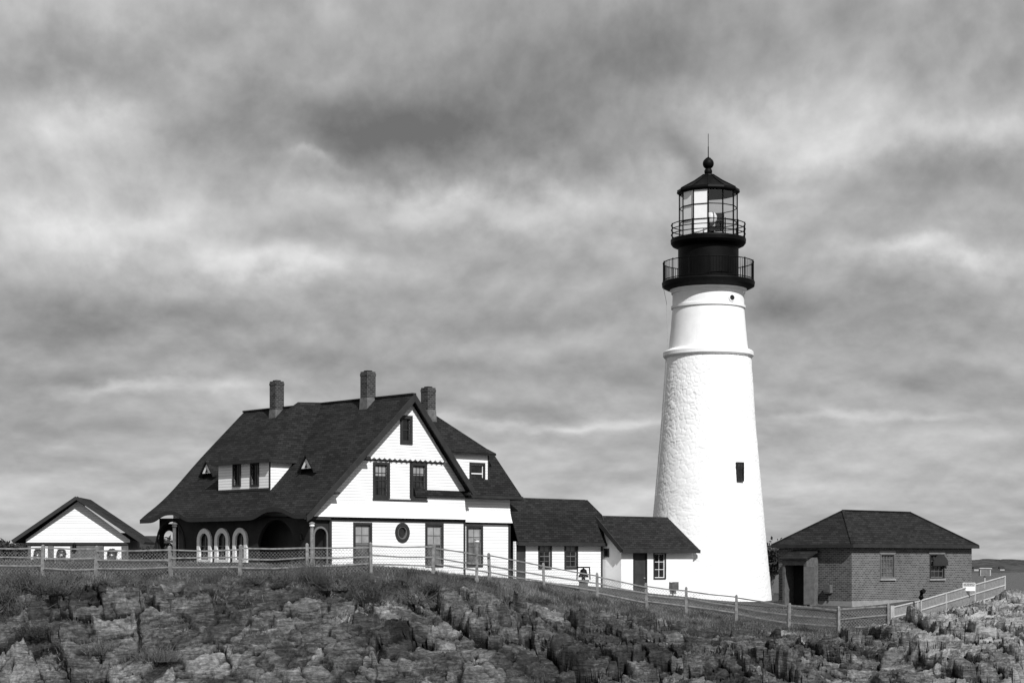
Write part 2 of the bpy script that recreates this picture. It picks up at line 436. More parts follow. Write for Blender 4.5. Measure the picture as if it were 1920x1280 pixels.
ow=MM(); wallpoly(ow,G,ell(cs,cz,.45,.48),[ell(cs,cz,.30,.32)],.1,.05); mk('frame',ow,M_trim,w)
ow=MM(); wallpoly(ow,G,ell(cs,cz,.30,.32),[],.02,-.07); mk('pane',ow,M_glass,w)
aR=8.5
wl=MM()
outer=[(0,ZB),(aR,ZB),(aR,roofz(aR)-.12),(RID,RZ-.2),(-1.0,roofz(-1.0)-.3),(-1.3,4.25),(-1.3,4.12),(0,4.12)]
wallpoly(wl,G,outer,holes,.2)
wl.fbox(H,.0,.2,.203,13.4,ZB,roofz(0)-.4)
wl.fbox(H,aR-.2,aR,.203,13.4,ZB,roofz(aR)-.2)
Bk=Pl(H,'a',13.4); wallpoly(wl,Bk,[(.203,ZB),(aR-.203,ZB),(aR-.203,roofz(aR)-.3),(RID,RZ-.25),(.203,roofz(.2)-.4)],[],.2,0)
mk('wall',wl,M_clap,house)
zs1=G.z(700,936);zs0=G.z(700,970)
def skirt(pl,s0,s1,z0,z1,out=.2):
    M=MM(); N=6
    vs=[];fs=[]
    for k in range(N+1):
        t=k/N; z=z1+(z0-z1)*t; o=.012+out*t*t
        vs+= [pl.at(s0,z,o),pl.at(s1,z,o)]
    for k in range(N): fs.append((2*k,2*k+1,2*k+3,2*k+2))
    m=len(vs); vs+=[pl.at(s0,z0,0.004),pl.at(s1,z0,0.004)]; fs.append((m-2,m-1,m+1,m))
    fs.append(tuple([2*k for k in range(N+1)]+[m])); fs.append(tuple([2*k+1 for k in range(N+1)]+[m+1]))
    M.add(vs,fs); return M
SK=skirt(G,-.55,aR,zs0,zs1); 
SK.add([G.at(-1.3,zs0,.15),G.at(-.553,zs0,.2),G.at(-.553,zs1-.05,.02),G.at(-1.3,4.25,.02)],[(0,1,2,3)])
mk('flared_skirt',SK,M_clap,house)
M=MM(); wallpoly(M,G,rect(0,aR,zs0-.17,zs0-.004),[],.06,.06); 
M.hexa([G.at(-1.3,zs0-.15,.16),G.at(-.004,zs0-.15,.16),G.at(-.004,zs0-.15,.01),G.at(-1.3,zs0-.15,.01),G.at(-1.3,zs0-.004,.16),G.at(-.004,zs0-.004,.16),G.at(-.004,zs0-.004,.01),G.at(-1.3,zs0-.004,.01)])
mk('belt_board',M,M_trim,house)
for q0,q1 in ((-.02,.13),(aR-.1,aR)):
    M=MM(); wallpoly(M,G,rect(q0,q1,ZB,zs0-.175),[],.05,.05); mk('corner_board',M,M_trim,house)
zg=G.z(755,860); 
ga0=RID-(RZ-.3-zg)/((RZ-EZ)/(RID-EA)); ga1=RID+(RZ-.3-zg)/((RZ-RE)/(RA-RID))
bot=[]; nsc=34
for i in range(nsc+1):
    a=ga0+(ga1-ga0)*i/nsc
    bot.append((a,zg+(0.0 if i%2 else -.09)))
hh=[]
window(house,G,746,769,779,833,hh,1,2,.16,M_glass,M_trim,off=.16)
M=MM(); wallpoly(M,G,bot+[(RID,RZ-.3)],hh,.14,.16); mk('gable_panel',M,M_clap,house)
M=MM(); wallpoly(M,G,rect(ga0+.15,ga1-.15,zg-.16,zg-.1),[],.03,.03)
for pxa in (729.5,768):
    q=G.s(pxa); wallpoly(M,G,rect(q,q+.05,G.z(pxa,934),zg-.163),[],.02,.022)
q0=G.s(699);q1=G.s(800); wallpoly(M,G,rect(q0-.03,q1+.03,G.z(750,936)-.06,G.z(750,936)+.005),[],.08,.07)
mk('trim_board',M,M_trim,house)
M=MM()
pr=Pl(H,'a',VF)
sl=(RZ-EZ)/(RID-EA); sr=(RZ-RE)/(RA-RID)
wallpoly(M,pr,[(RID,RZ+.02),(RID,RZ-.36),(EA+.25,EZ+.25*sl-.30),(EA,EZ-.22),(EA-.03,EZ+.02)],[],.06,.06)
wallpoly(M,pr,[(RID,RZ+.02),(RA+.05,RE-.04),(RA-.05,RE-.34),(RID,RZ-.38)],[],.06,.064)
mk('rake_board',M,M_trim,house)
for a in (G.s(676),G.s(618)):
    M=MM(); z=roofz(a)-.5; M.fbox(H,a-.35,a+.25,VF+.02,-.02,z,z+.10); mk('rake_bracket',M,M_trim,house)
a=RA-.12; M=MM(); z=RE-.34; M.fbox(H,a-.1,a+.28,VF+.0,-.02,z,z+.10); mk('rake_bracket',M,M_trim,house)
E=Pl(H,'b',EA)
eb=[(E.s(513),1.35,.38),(E.s(318),1.3,.38)]
NA,NB=40,150
def roofgrid(off):
    vs=[]
    for j in range(NB+1):
        b=VF+(VB-VF)*j/NB
        for i in range(NA+1):
            a=EA+(RID-EA)*i/NA; z=roofz(a)
            t=(a-EA)/(RID-EA); inn=min(1,max(0,(b-VF)/1.0))
            z+= .13*math.exp(-((t)/.12)**2)
            z-= .14*math.exp(-((t-.28)/.2)**2)*inn
            for c,w_,h_ in eb:
                z+=h_*math.exp(-(abs((b-c)/w_))**3*1.2)*max(0,1-t/.3)**1.3
            vs.append(H.w(a,b,z+off))
    return vs
M=MM(); top=roofgrid(0);bt=roofgrid(-.17);nn=len(top);fs=[];K=NA+1
for j in range(NB):
    for i in range(NA):
        a=j*K+i; fs.append((a,a+1,a+K+1,a+K)); fs.append((nn+a,nn+a+K,nn+a+K+1,nn+a+1))
for j in range(NB):
    for i in (0,NA):
        a=j*K+i; fs.append((a,a+K,a+K+nn,a+nn))
for i in range(NA):
    for j in (0,NB):
        a=j*K+i; fs.append((a,a+1,a+1+nn,a+nn))
M.add(top+bt,fs)
M.slab([H.w(RID,VF,RZ),H.w(RA,VF,RE),H.w(RA,VB,RE),H.w(RID,VB,RZ)],.2)
M.beam(H.w(RID,VF,RZ+.01),H.w(RID,VB,RZ+.01),.22,.09)
roof=mk('roof',M,M_roof,house)
M=MM(); vs=[];fs=[]
for j in range(NB+1):
    v=top[j*K]; b=VF+(VB-VF)*j/NB; x,y,_=H.w(EA-.03,b,0)
    x2,y2,_=H.w(EA+.04,b,0)
    vs+=[(x,y,v[2]+.01),(x,y,v[2]-.2),(x2,y2,v[2]-.2),(x2,y2,v[2]+.01)]
for j in range(NB):
    for k in range(4): a=j*4+k;b2=j*4+(k+1)%4; fs.append((a,b2,b2+4,a+4))
M.add(vs,fs); mk('fascia',M,M_trim,house)
# dormer
d0,d1=4.7,9.2; dzt=zpy(862,H.w(0,4.7,0)[1]); DP=Pl(H,'b',0.0); hd=[]
window(house,DP,437,452,867,912,hd,2,3,.09,M_glass,M_trim)
window(house,DP,470,486,867,912,hd,2,3,.09,M_glass,M_trim)
M=MM(); wallpoly(M,DP,rect(d0,d1,roofz(0)-.5,dzt),hd,.15)
for b in (d0,d1-.12):
    M.hexa([H.w(.153,b,roofz(0)-.4),H.w(1.6,b,dzt-.2),H.w(1.6,b+.12,dzt-.2),H.w(.153,b+.12,roofz(0)-.4),H.w(.153,b,dzt),H.w(1.6,b,dzt),H.w(1.6,b+.12,dzt),H.w(.153,b+.12,dzt)])
dm=mk('dormer',M,M_clap,house)
M=MM(); 
wallpoly(M,DP,rect(d0-.01,d0+.08,roofz(0)-.1,dzt),[],.03,.03)
wallpoly(M,DP,rect(d0+.1,d1-.02,roofz(0)-.14,roofz(0)-.03),[],.05,.05)
mk('trim',M,M_trim,dm)
dh=dzt+.02; dr=RZ+.05; dc=(d0+d1)/2; o_=.22
e=[H.w(-o_,d0-o_,dh),H.w(-o_,d1+o_,dh)]
ap=H.w(3.3,dc,dr-.05); ap2=H.w(RID+.05,dc,dr+.02)
uR=EA+(dh-EZ)/sl
M=MM(); M.slab([e[1],e[0],ap],.12)
M.slab([e[0],H.w(uR+.35,d0-o_,dh),H.w(RID,dc-1.6,RZ-.02),ap2,ap],.12)
M.slab([ap,ap2,H.w(RID,dc+1.6,RZ-.02),H.w(uR+.35,d1+o_,dh),e[1]],.12)
mk('dormer_roof',M,M_roof,dm)
M=MM(); M.fbox(H,-o_-.04,-o_+.02,d0-o_-.04,d1+o_+.04,dh-.13,dh+.015); M.fbox(H,-o_+.021,uR+.3,d0-o_-.04,d0-o_+.02,dh-.13,dh+.015)
mk('eave',M,M_trim,dm)
def ray_roof(px,py):
    best=None
    for i in range(400):
        a=EA+(RID-EA)*i/400; b=H.b_px(px,a); 
        z=zpy(py,H.w(a,b,0)[1]); d=abs(z-roofz(a))
        if best is None or d<best[0]: best=(d,a,b,z)
    return best[1:]
for px,py in ((583,879),(396,888)):
    a,b,z=ray_roof(px,py)
    TP=Pl(H,'b',a-.1); w2=.54; hgt=.68
    M=MM(); wallpoly(M,TP,[(b-w2+.14,z+.02),(b+w2-.14,z+.02),(b,z+hgt-.15)],[],.1,.18)
    tv=mk('triangular_vent',M,M_white,house)
    M=MM(); wallpoly(M,TP,[(b-.12,z+.06),(b+.12,z+.06),(b,z+.26)],[],.03,.20); mk('louvre',M,M_trim,tv)
    M=MM(); L=.85
    for sg in (-1,1):
        M.slab([TP.at(b+sg*(w2+.12),z-.1,.25),TP.at(b,z+hgt,.25),H.w(a+L,b,z+hgt),H.w(a+.1,b+sg*(w2+.12),z-.1)],.09)
    mk('vent_roof',M,M_roof,tv)
def chimney(a,b,px,pytop,pybot,parent):
    x,y,_=H.w(a,b,0); x=xpx(px,y); zt=zpy(pytop,y);zb=zpy(pybot,y); w2=.27
    ux,uy=H.u;vx,vy=H.vv
    def bx(M,h,z0,z1,h2=None):
        h2=h2 or h
        p=[]
        for hh_,z in ((h,z0),(h2,z1)):
            for s,t in ((-1,-1),(1,-1),(1,1),(-1,1)): p.append((x+s*hh_*ux+t*hh_*vx,y+s*hh_*uy+t*hh_*vy,z))
        M.hexa(p)
    M=MM(); bx(M,w2,zb-1.2,zt-.22); bx(M,w2+.015,zt-.22+.002,zt-.09); bx(M,w2-.005,zt-.088,zt)
    c=mk('chimney',M,M_chim,parent)
    M=MM(); bx(M,w2+.05,zb-.6,zb+.1,w2+.012); mk('flashing',M,M_flash,c)
    M=MM(); bx(M,w2-.12,zt+.002,zt+.06); mk('flue',M,M_black,c)
s_=H.b_px(690,RID-.3); chimney(RID-.3,s_,690,697,750,roof)
s_=H.b_px(519,RID-.3); chimney(RID-.3,s_,519,715,772,roof)
chimney(8.3,3.2,803,727,772,roof)
# right wing
WB=.35; WP=Pl(H,'a',WB); A0,A1=aR+.003,11.9; WE=5.45
hw=[]
window(house,WP,874,905,984,1062,hw,2,4,.12,M_glasscurtain,M_sash,blind=.4)
M=MM(); wallpoly(M,WP,rect(A0,A1,ZB,WE+.1),hw,.2)
M.fbox(H,A1-.2,A1,WB+.203,6.4,ZB,WE+.1); M.fbox(H,A0,A1,6.403,6.6,ZB,WE+.1)
mk('wing_wall',M,M_clap,house)
mk('flared_skirt',skirt(WP,A0,A1,zs0-.12,zs1-.1,.2),M_clap,house)
M=MM(); wallpoly(M,WP,rect(A0,A1,zs0-.22,zs0-.124),[],.05,.05); wallpoly(M,WP,rect(A1-.12,A1+.01,ZB,zs0-.225),[],.05,.05); wallpoly(M,WP,rect(A0,A0+.1,ZB,zs0-.225),[],.05,.05); mk('trim_board',M,M_trim,house)
def ringroof(levels,ridge,zr_,t=.15):
    M=MM()
    for (p,q_) in zip(levels[:-1],levels[1:]):
        P=lambda L:[(L[0],L[2],L[4]),(L[1],L[2],L[4]),(L[1],L[3],L[4]),(L[0],L[3],L[4])]
        x=P(p);y=P(q_)
        for i in range(4):
            k=(i+1)%4; M.slab([H.w(*x[i]),H.w(*x[k]),H.w(*y[k]),H.w(*y[i])],t)
    L=levels[-1]; r0,r1=ridge
    c=[H.w(L[0],L[2],L[4]),H.w(L[1],L[2],L[4]),H.w(L[1],L[3],L[4]),H.w(L[0],L[3],L[4])]
    R0=H.w(r0[0],r0[1],zr_);R1=H.w(r1[0],r1[1],zr_)
    M.slab([c[0],c[1],R1,R0],t);M.slab([c[1],c[2],R1],t);M.slab([c[2],c[3],R0,R1],t);M.slab([c[3],c[0],R0],t)
    return M
zk=7.75
LV=[(5.2,12.35,WB-.45,6.9,WE),(5.2,12.0,WB-.1,6.5,WE+.75),(5.2,11.3,WB+.65,5.8,zk),]
mk('wing_roof',ringroof(LV,((5.2,3.2),(8.95,3.2)),9.85),M_roof,house)
M=MM(); M.fbox(H,A0+.1,12.38,WB-.5,WB-.44,WE-.12,WE+.02); M.fbox(H,12.34,12.40,WB-.43,6.9,WE-.12,WE+.02); mk('fascia',M,M_trim,house)
DW=Pl(H,'a',WB-.05); aD=DW.s(916); hd=[]
window(house,DW,880,909,867,908,hd,1,2,.10,M_glass,M_white)
zt_=DW.z(885,850)
M=MM(); wallpoly(M,DW,rect(7.2,aD,WE+.25,zt_),hd,.12); M.fbox(H,aD-.12,aD,WB+.073,1.4,WE+.4,zt_)
dw=mk('dormer',M,M_clap,house)
M=MM(); wallpoly(M,DW,rect(aD-.06,aD+.01,WE+.35,zt_),[],.03,.03); wallpoly(M,DW,rect(8.6,aD+.03,WE+.28,WE+.38),[],.04,.045); mk('trim',M,M_trim,dw)
M=MM(); M.slab([H.w(7.2,WB-.3,zt_+.05),H.w(aD+.3,WB-.3,zt_+.05),H.w(aD+.3,1.5,zt_+.62),H.w(7.2,1.5,zt_+.62)],.12); mk('dormer_roof',M,M_roof,dw)
# porch
PA=-1.15; PP=Pl(H,'b',PA); PZ=EZ+.22; hp=[]
PE=12.9
def archpx(pl,p0,p1,z0,z1):
    return arch(pl.s(p1),pl.s(p0),z0,z1)
zfl=1.9
a1=archpx(PP,482,554,zfl-.3,PZ-.28); a2=archpx(PP,296,345,zfl-.3,PZ-.22)
arcs=[]
for c in (385,418,452):
    arcs.append(arch(PP.s(c+8),PP.s(c-8),2.25,3.55))
M=MM(); wallpoly(M,PP,[(0.02,ZB),(PE,ZB),(PE,PZ-.05),(0.02,PZ-.25)],[a1,a2]+arcs,.16)
EP=Pl(H,'a',0.02); wallpoly(M,EP,rect(PA+.163,-.003,ZB,4.1),[arch(PA+.30,-.16,zfl-.2,3.7)],.14)
EP2=Pl(H,'a',PE-.003); wallpoly(M,EP2,rect(PA+.163,-.003,ZB,4.1),[arch(PA+.28,-.15,zfl-.2,3.75)],.14)
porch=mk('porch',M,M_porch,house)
M=MM(); wallpoly(M,EP,arch(PA+.22,-.08,zfl-.2,3.79),[arch(PA+.30,-.16,zfl-.19,3.7)],.05,.05); mk('arch_moulding',M,M_sash,porch)
M=MM(); M.fbox(H,PA+.165,-.004,.17,PE-.17,ZB,zfl-.35); mk('porch_floor',M,M_greywood,porch)
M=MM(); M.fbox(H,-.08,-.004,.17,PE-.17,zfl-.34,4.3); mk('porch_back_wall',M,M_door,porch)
for c in (385,418,452):
    s0,s1=PP.s(c+8),PP.s(c-8); m_=.24
    M=MM(); wallpoly(M,PP,arch(s0-m_,s1+m_,2.1,3.79),[arch(s0,s1,2.25,3.55)],.12,.10); wn=mk('arched_window',M,M_white,porch)
    M=MM(); wallpoly(M,PP,arch(s0,s1,2.25,3.55),[],.02,-.06); mk('pane',M,M_glass,wn)
    M=MM(); mid=(s0+s1)/2; wallpoly(M,PP,rect(mid-.025,mid+.025,2.25,3.45),[],.02,-.03); wallpoly(M,PP,rect(s0,s1,2.88,2.93),[],.02,-.028); mk('sash',M,M_sash,wn)
for p0,p1 in ((296,345),):
    s0,s1=PP.s(p1),PP.s(p0)
    M=MM(); wallpoly(M,PP,arch(s0-.14,s1+.14,zfl-.3,PZ-.1),[arch(s0-.01,s1+.01,zfl-.29,PZ-.22)],.05,.05); mk('arch_moulding',M,M_porch,porch)
M=MM(); M.fbox(H,-.13,-.084,5.5,6.5,zfl-.34,3.9); mk('door',M,M_porch,porch)
M=MM()
M.tube([PP.at(.35,3.2,.02),PP.at(.35,3.2,.2)],.03,6)
M.lathe([(.0,3.12),(.09,3.15),(.09,3.4),(.0,3.45)],PP.at(.35,0,.24)[0],PP.at(.35,0,.24)[1],10); mk('wall_lamp',M,M_black,porch)
# ------------------------------------------------------------ annex A
x,y,_=H.w(15,1,0)
ann=empty('annex_building',(x,y,1),label="low white clapboard annex with dark shingled roof joining the keeper's house",category='building')
AP=Pl(H,'a',0.0); h1=[]; B0,B1=11.95,18.35
window(ann,AP,1009,1034,1019,1066,h1,2,4,.1,M_glass,M_sash,blind=.3)
window(ann,AP,1058,1083,1019,1066,h1,2,4,.1,M_glass,M_sash,blind=.3)
s0=AP.s(968);s1=AP.s(986); h1.append(rect(s0,s1,ZB+.02,3.0))
eA=3.12;kA=4.65;rA=5.5; bk,brg=.4,1.5; wA=3.0
M=MM(); wallpoly(M,AP,rect(B0,B1,-.4,eA+.05),h1,.15)
wall_end=[(0.153,-.4),(wA,-.4),(wA,eA),(wA-bk,kA-.1),(brg,rA-.1),(bk,kA-.1),(.153,eA)]
wallpoly(M,Pl(H,'b',B1-.15),wall_end,[],.15,0)
M.fbox(H,B0,B1-.15,wA-.15,wA-.003,-.4,eA)
mk('wall',M,M_clap,ann)
M=MM(); wallpoly(M,AP,rect(s0,s1,-.3,3.0),[],.05,-.03); dd=mk('door',M,M_door,ann)
M=MM(); M.lathe([(0,2.25),(.03,2.27),(0,2.3)],AP.at(s1-.1,0,.03)[0],AP.at(s1-.1,0,.03)[1],8); mk('handle',M,M_galv,dd)
M=MM(); o=.28
prof=[(-.25,eA),(bk-.05,kA),(brg,rA),(wA-bk+.05,kA),(wA+.25,eA)]
for (b0,z0),(b1,z1) in zip(prof[:-1],prof[1:]):
    M.slab([H.w(B0,b0,z0),H.w(B1+.25,b0,z0),H.w(B1+.25,b1,z1),H.w(B0,b1,z1)],.13)
mk('roof',M,M_roof,ann)
M=MM(); M.fbox(H,B0,B1+.28,-.3,-.245,eA-.16,eA+.01)
for (b0,z0),(b1,z1) in zip(prof[:2],prof[1:3]): M.beam(H.w(B1+.28,b0,z0-.1),H.w(B1+.28,b1,z1-.1),.06,.24)
wallpoly(M,AP,rect(B1-.1,B1+.012,-.4,eA-.05),[],.03,.03)
mk('fascia',M,M_trim,ann)
# ------------------------------------------------------------ entry building B
x,y,_=H.w(21,0,0)
ob=empty('entry_building',(x,y,.3),label='small white gabled building with dark door attached to the lighthouse',category='building')
C0,C1=18.45,24.2; bF=-1.32; wB=3.5; eB=2.9; rB=4.62
BP=Pl(H,'a',bF); h2=[]
window(ob,BP,1225,1248,1035,1085,h2,2,3,.07,M_glass,M_white)
s0=BP.s(1187);s1=BP.s(1213); zt=BP.z(1200,1035); h2.append(rect(s0+.06,s1-.06,-.6+.02,zt-.06))
M=MM(); wallpoly(M,BP,rect(C0,C1,-.6,eB+.05),h2,.15)
h3=[]; LP=Pl(H,'b',C0)
window(ob,LP,1133,1142,1028,1044,h3,1,1,.06,M_glass,M_trim)
wallpoly(M,LP,[(bF+.153,-.6),(bF+wB,-.6),(bF+wB,eB),(bF+wB/2,rB-.08),(bF+.153,eB+.1)],h3,.15)
wallpoly(M,Pl(H,'b',C1-.15),[(bF+.153,-.6),(bF+wB,-.6),(bF+wB,eB),(bF+wB/2,rB-.08),(bF+.153,eB+.1)],[],.15)
mk('wall',M,M_smooth,ob)
M=MM(); wallpoly(M,BP,rect(s0+.06,s1-.06,-.5,zt-.06),[],.05,-.06)
for k in (0,1): wallpoly(M,BP,rect(s0+.18,s1-.18,.5+k*.95,1.25+k*.95),[],.02,-.045)
dd=mk('door',M,M_door,ob)
M=MM(); wallpoly(M,BP,rect(s0,s1,-.5,zt),[rect(s0+.061,s1-.061,-.49,zt-.061)],.1,.03); mk('frame',M,M_trim,dd)
M=MM(); p=BP.at(s1-.2,1.25,-.03); M.tube([p,(p[0]+.05,p[1]-.05,p[2])],.03,6); mk('handle',M,M_galv,dd)
M=MM()
for sg,(b0,b1) in ((0,(bF-.3,bF+wB/2)),(1,(bF+wB+.3,bF+wB/2))):
    zz=eB-.12
    M.slab([H.w(C0-.25,b0,zz),H.w(C1+.25,b0,zz),H.w(C1-.15,b1,rB),H.w(C0-.25,b1,rB)],.12)
mk('roof',M,M_roof,ob)
M=MM(); M.beam(H.w(C0-.28,bF-.3,eB-.2),H.w(C0-.28,bF+wB/2,rB-.09),.05,.24); M.beam(H.w(C0-.28,bF+wB+.3,eB-.2),H.w(C0-.28,bF+wB/2,rB-.09),.05,.24)
M.fbox(H,C0-.25,C1+.25,bF-.35,bF-.295,eB-.3,eB-.1); mk('fascia',M,M_trim,ob)
def box_thing(name,px,py0,py1,wpx,pl,mat,label,cat):
    s0=pl.s(px-wpx/2);s1=pl.s(px+wpx/2);z0=pl.z(px,py1);z1=pl.z(px,py0)
    M=MM(); wallpoly(M,pl,rect(s0,s1,z0,z1),[],.25,.255)
    o=mk(name,M,mat,bevel=.02,label=label,category=cat)
    M=MM(); wallpoly(M,pl,rect(s0+.04,s1-.04,z0+.04,z1-.06),[],.01,.27); mk('cover',M,mat,o)
    M=MM(); wallpoly(M,pl,rect((s0+s1)/2-.02,(s0+s1)/2+.02,z0-.4,z0-.002),[],.04,.1); mk('conduit',M,mat,o)
box_thing('utility_box',1260,1091,1104,11,BP,M_greywood,'small grey utility box fixed low on the white wall','utility box')
# ------------------------------------------------------------ lighthouse
LY=104.; LX=xpx(1328,LY); S_=F/LY
lh=empty('lighthouse',(LX,LY,0),label='tall white conical stone lighthouse with black lantern and galleries',category='lighthouse')
def R(p): return p/S_
def Z(py): return zpy(py,LY)
NT_,NR_=460,340
pyA=np.linspace(1175,668,NR_); rA_=np.interp(pyA,[668,800,965,1128,1175],[79.5,88.5,103,118.5,124])/S_
zA=EYE+(HZ-pyA)*LY/F; tA=np.arange(NT_)*2*np.pi/NT_
TT,ZZ=np.meshgrid(tA,zA); U=TT*3.3
def tile(f): 
    w_=sst(TT,5.6,2*np.pi); return f(U)*(1-w_)+f(U-2*np.pi*3.3)*w_
def rel(u):
    a,b_=u+(fbm(u*1.2+40,ZZ*1.2,5,3)-.5)*.8, ZZ+(fbm(u*1.2+40,ZZ*1.2,6,3)-.5)*.5
    f,c,i=facets(a+50,b_,.25,.05,1.8,900,0,0,.5)
    return (f*.014+.022*sst(c,0,.18))*(.7+.4*sst(fbm(u*.5+9,ZZ*.5,12,3),.35,.6))
RR_=np.repeat(rA_[:,None],NT_,1)+tile(rel)-.015
vs=np.stack([LX+RR_*np.cos(TT),LY+RR_*np.sin(TT),ZZ],-1).reshape(-1,3)
M=MM(); M.v=[tuple(p) for p in vs.tolist()]
M.f=[(j*NT_+i,j*NT_+(i+1)%NT_,(j+1)*NT_+(i+1)%NT_,(j+1)*NT_+i) for j in range(NR_-1) for i in range(NT_)]
twall=mk('tower',M,M_tower,lh,smooth=True)
M=MM(); M.lathe([(R(78),Z(672)),(R(82),Z(671)),(R(84.5),Z(668)),(R(84.5),Z(661)),(R(82),Z(659)),(R(75),Z(656)),(R(73),Z(654))],LX,LY,96); mk('belt_course',M,M_smooth,lh,smooth=False)
M=MM(); M.lathe([(R(74),Z(656)),(R(70.5),Z(620)),(R(67),Z(580)),(R(67),Z(579.5)),(R(69.5),Z(579)),(R(69.5),Z(574.5)),(R(67),Z(574)),(R(66.8),Z(552)),(R(69),Z(551)),(R(69),Z(548)),(R(71),Z(545)),(R(76),Z(541)),(R(78),Z(537))],LX,LY,96); mk('upper_tower',M,M_smooth,lh)
M=MM(); M.lathe([(R(70),Z(545)),(R(80),Z(541)),(R(86),Z(538)),(R(87),Z(531)),(R(86),Z(529)),(R(57),Z(528.5)),(R(57),Z(528))],LX,LY,96); mk('gallery_deck',M,M_black,lh)
M=MM(); M.lathe([(R(57),Z(529)),(R(57.5),Z(524)),(R(56.5),Z(523)),(R(56.5),Z(467)),(R(58),Z(465)),(R(67),Z(461)),(R(70),Z(457)),(R(70.5),Z(451)),(R(70),Z(449)),(R(0.1),Z(448.8))],LX,LY,96); mk('watch_room',M,M_black,lh,smooth=False)
def railing(r,z0,z1,nposts,nbal,rails,name):
    M=MM()
    for i in range(nposts):
        a=2*math.pi*(i+.3)/nposts; p=(LX+r*math.cos(a),LY+r*math.sin(a)); M.tube([(p[0],p[1],z0),(p[0],p[1],z1+.06)],.035,6)
    for i in range(nbal):
        a=2*math.pi*i/nbal; p=(LX+r*math.cos(a),LY+r*math.sin(a)); M.tube([(p[0],p[1],z0),(p[0],p[1],z1)],.012,4)
    for f in rails:
        z=z0+(z1-z0)*f; M.tube([(LX+r*math.cos(2*math.pi*i/64),LY+r*math.sin(2*math.pi*i/64),z) for i in range(65)],.028,6)
    mk(name,M,M_black,lh)
railing(R(84.5),Z(531),Z(493),14,96,(.12,1),'gallery_railing')
railing(R(69),Z(450),Z(422),14,0,(.35,.68,1),'lantern_railing')
a_st=math.radians(-90-6.4); NL=12; rl=R(54)
zb,zt2=Z(448),Z(362)
va=[a_st+2*math.pi*i/NL for i in range(NL)]
M=MM()
for a in va:
    M.tube([(LX+rl*math.cos(a),LY+rl*math.sin(a),zb),(LX+rl*math.cos(a),LY+rl*math.sin(a),zt2)],.038,6)
for f,r_ in ((0.015,.06),(.34,.028),(.66,.028),(.985,.06)):
    z=zb+(zt2-zb)*f; M.tube([(LX+rl*math.cos(a),LY+rl*math.sin(a),z) for a in va+[va[0]]],r_,6)
lf=mk('lantern_frame',M,M_black,lh)
MW=MM();MC=MM()
for i in range(NL):
    a,b=va[i],va[(i+1)%NL]; rr=rl-.02
    qd=[(LX+rr*math.cos(a),LY+rr*math.sin(a),zb),(LX+rr*math.cos(b),LY+rr*math.sin(b),zb),(LX+rr*math.cos(b),LY+rr*math.sin(b),zt2),(LX+rr*math.cos(a),LY+rr*math.sin(a),zt2)]
    (MW if i in (NL-1,NL-2) else MC).add(qd,[(0,1,2,3)])
mk('white_panel',MW,M_frost,lf); mk('glazing',MC,M_clear,lf)
M=MM()
M.lathe([(R(53),Z(363)),(R(58),Z(363)),(R(59),Z(361)),(R(58),Z(357)),(R(44),Z(350)),(R(30),Z(342)),(R(17),Z(333)),(R(13),Z(330.5)),(R(12),Z(328)),(R(9),Z(327)),(R(0.1),Z(326.5))],LX,LY,NL,a_st); 
for a in va: M.tube([(LX+R(58)*math.cos(a),LY+R(58)*math.sin(a),Z(357)),(LX+R(30)*math.cos(a),LY+R(30)*math.sin(a),Z(341.5)),(LX+R(13)*math.cos(a),LY+R(13)*math.sin(a),Z(330))],.03,5)
lr=mk('lantern_roof',M,M_black,lh)
M=MM(); pf=[(R(11),Z(329)),(R(8),Z(327))]
for cyy,r in ((322,7.5),(307,10.5)):
    for k in range(1,13):
        th=math.pi*k/13; pf.append((R(max(r*math.sin(th),5)),Z(cyy+r*math.cos(th))))
pf+=[(R(2.5),Z(296)),(R(.3),Z(293))]
M.lathe(pf,LX,LY,24); fin=mk('vent_ball',M,M_black,lh,smooth=True)
M=MM(); M.tube([(LX,LY,Z(296)),(LX,LY,Z(275))],.03,6);M.tube([(LX,LY,Z(275)),(LX,LY,Z(251))],.018,6); mk('lightning_rod',M,M_black,fin)
bc=MM(); zc=Z(411)
bc.lathe([(R(6),Z(448)),(R(6),Z(432)),(R(16),Z(430)),(R(16),Z(427)),(0.05,Z(427))],LX+R(5),LY,20)
bc.box(LX+R(14),LX+R(29),LY-.25,LY+.3,Z(432),Z(401)); bec=mk('beacon',bc,M_black,lh)
M=MM(); cx=LX+R(3)
n_=28; vs=[];fs=[]
rings=[(0.01,-.58),(R(6),-.56),(R(10),-.50),(R(12),-.42),(R(12),.5)]
for r_,yy in rings:
    for i in range(n_):
        a=2*math.pi*i/n_; vs.append((cx+r_*math.cos(a),LY+yy,zc+r_*math.sin(a)))
for j in range(len(rings)-1):
    for i in range(n_): k=(i+1)%n_; fs.append((j*n_+i,j*n_+k,(j+1)*n_+k,(j+1)*n_+i))
M.add(vs,fs)
mk('lens',M,M_frost,bec,smooth=True)
def towerwin(px,py0,py1,rpx,wpx):
    k=(px-1328)/rpx; ang=math.asin(k); rw=R(rpx)
    nx_,ny_=math.sin(ang),-math.cos(ang)
    f=Fr(LX+nx_*rw,LY+ny_*rw,math.degrees(ang))
    pl=Pl(f,'a',0.0)
    w=wpx/S_/math.cos(ang)/2; z0,z1=zpy(py1,f.o[1]),zpy(py0,f.o[1])
    return pl,w,z0,z1
pl,w2,z0,z1=towerwin(1377,866,902,99,13)
M=MM(); wallpoly(M,pl,rect(-w2,w2,z0,z1),[rect(-w2+.05,w2-.05,z0+.05,z1-.05)],.4,.07); 
wallpoly(M,pl,rect(-.015,.015,z0+.05,z1-.05),[],.03,.04)
for k in (1,2,3): zz=z0+(z1-z0)*k/4; wallpoly(M,pl,rect(-w2+.05,w2-.05,zz-.012,zz+.012),[],.03,.038)
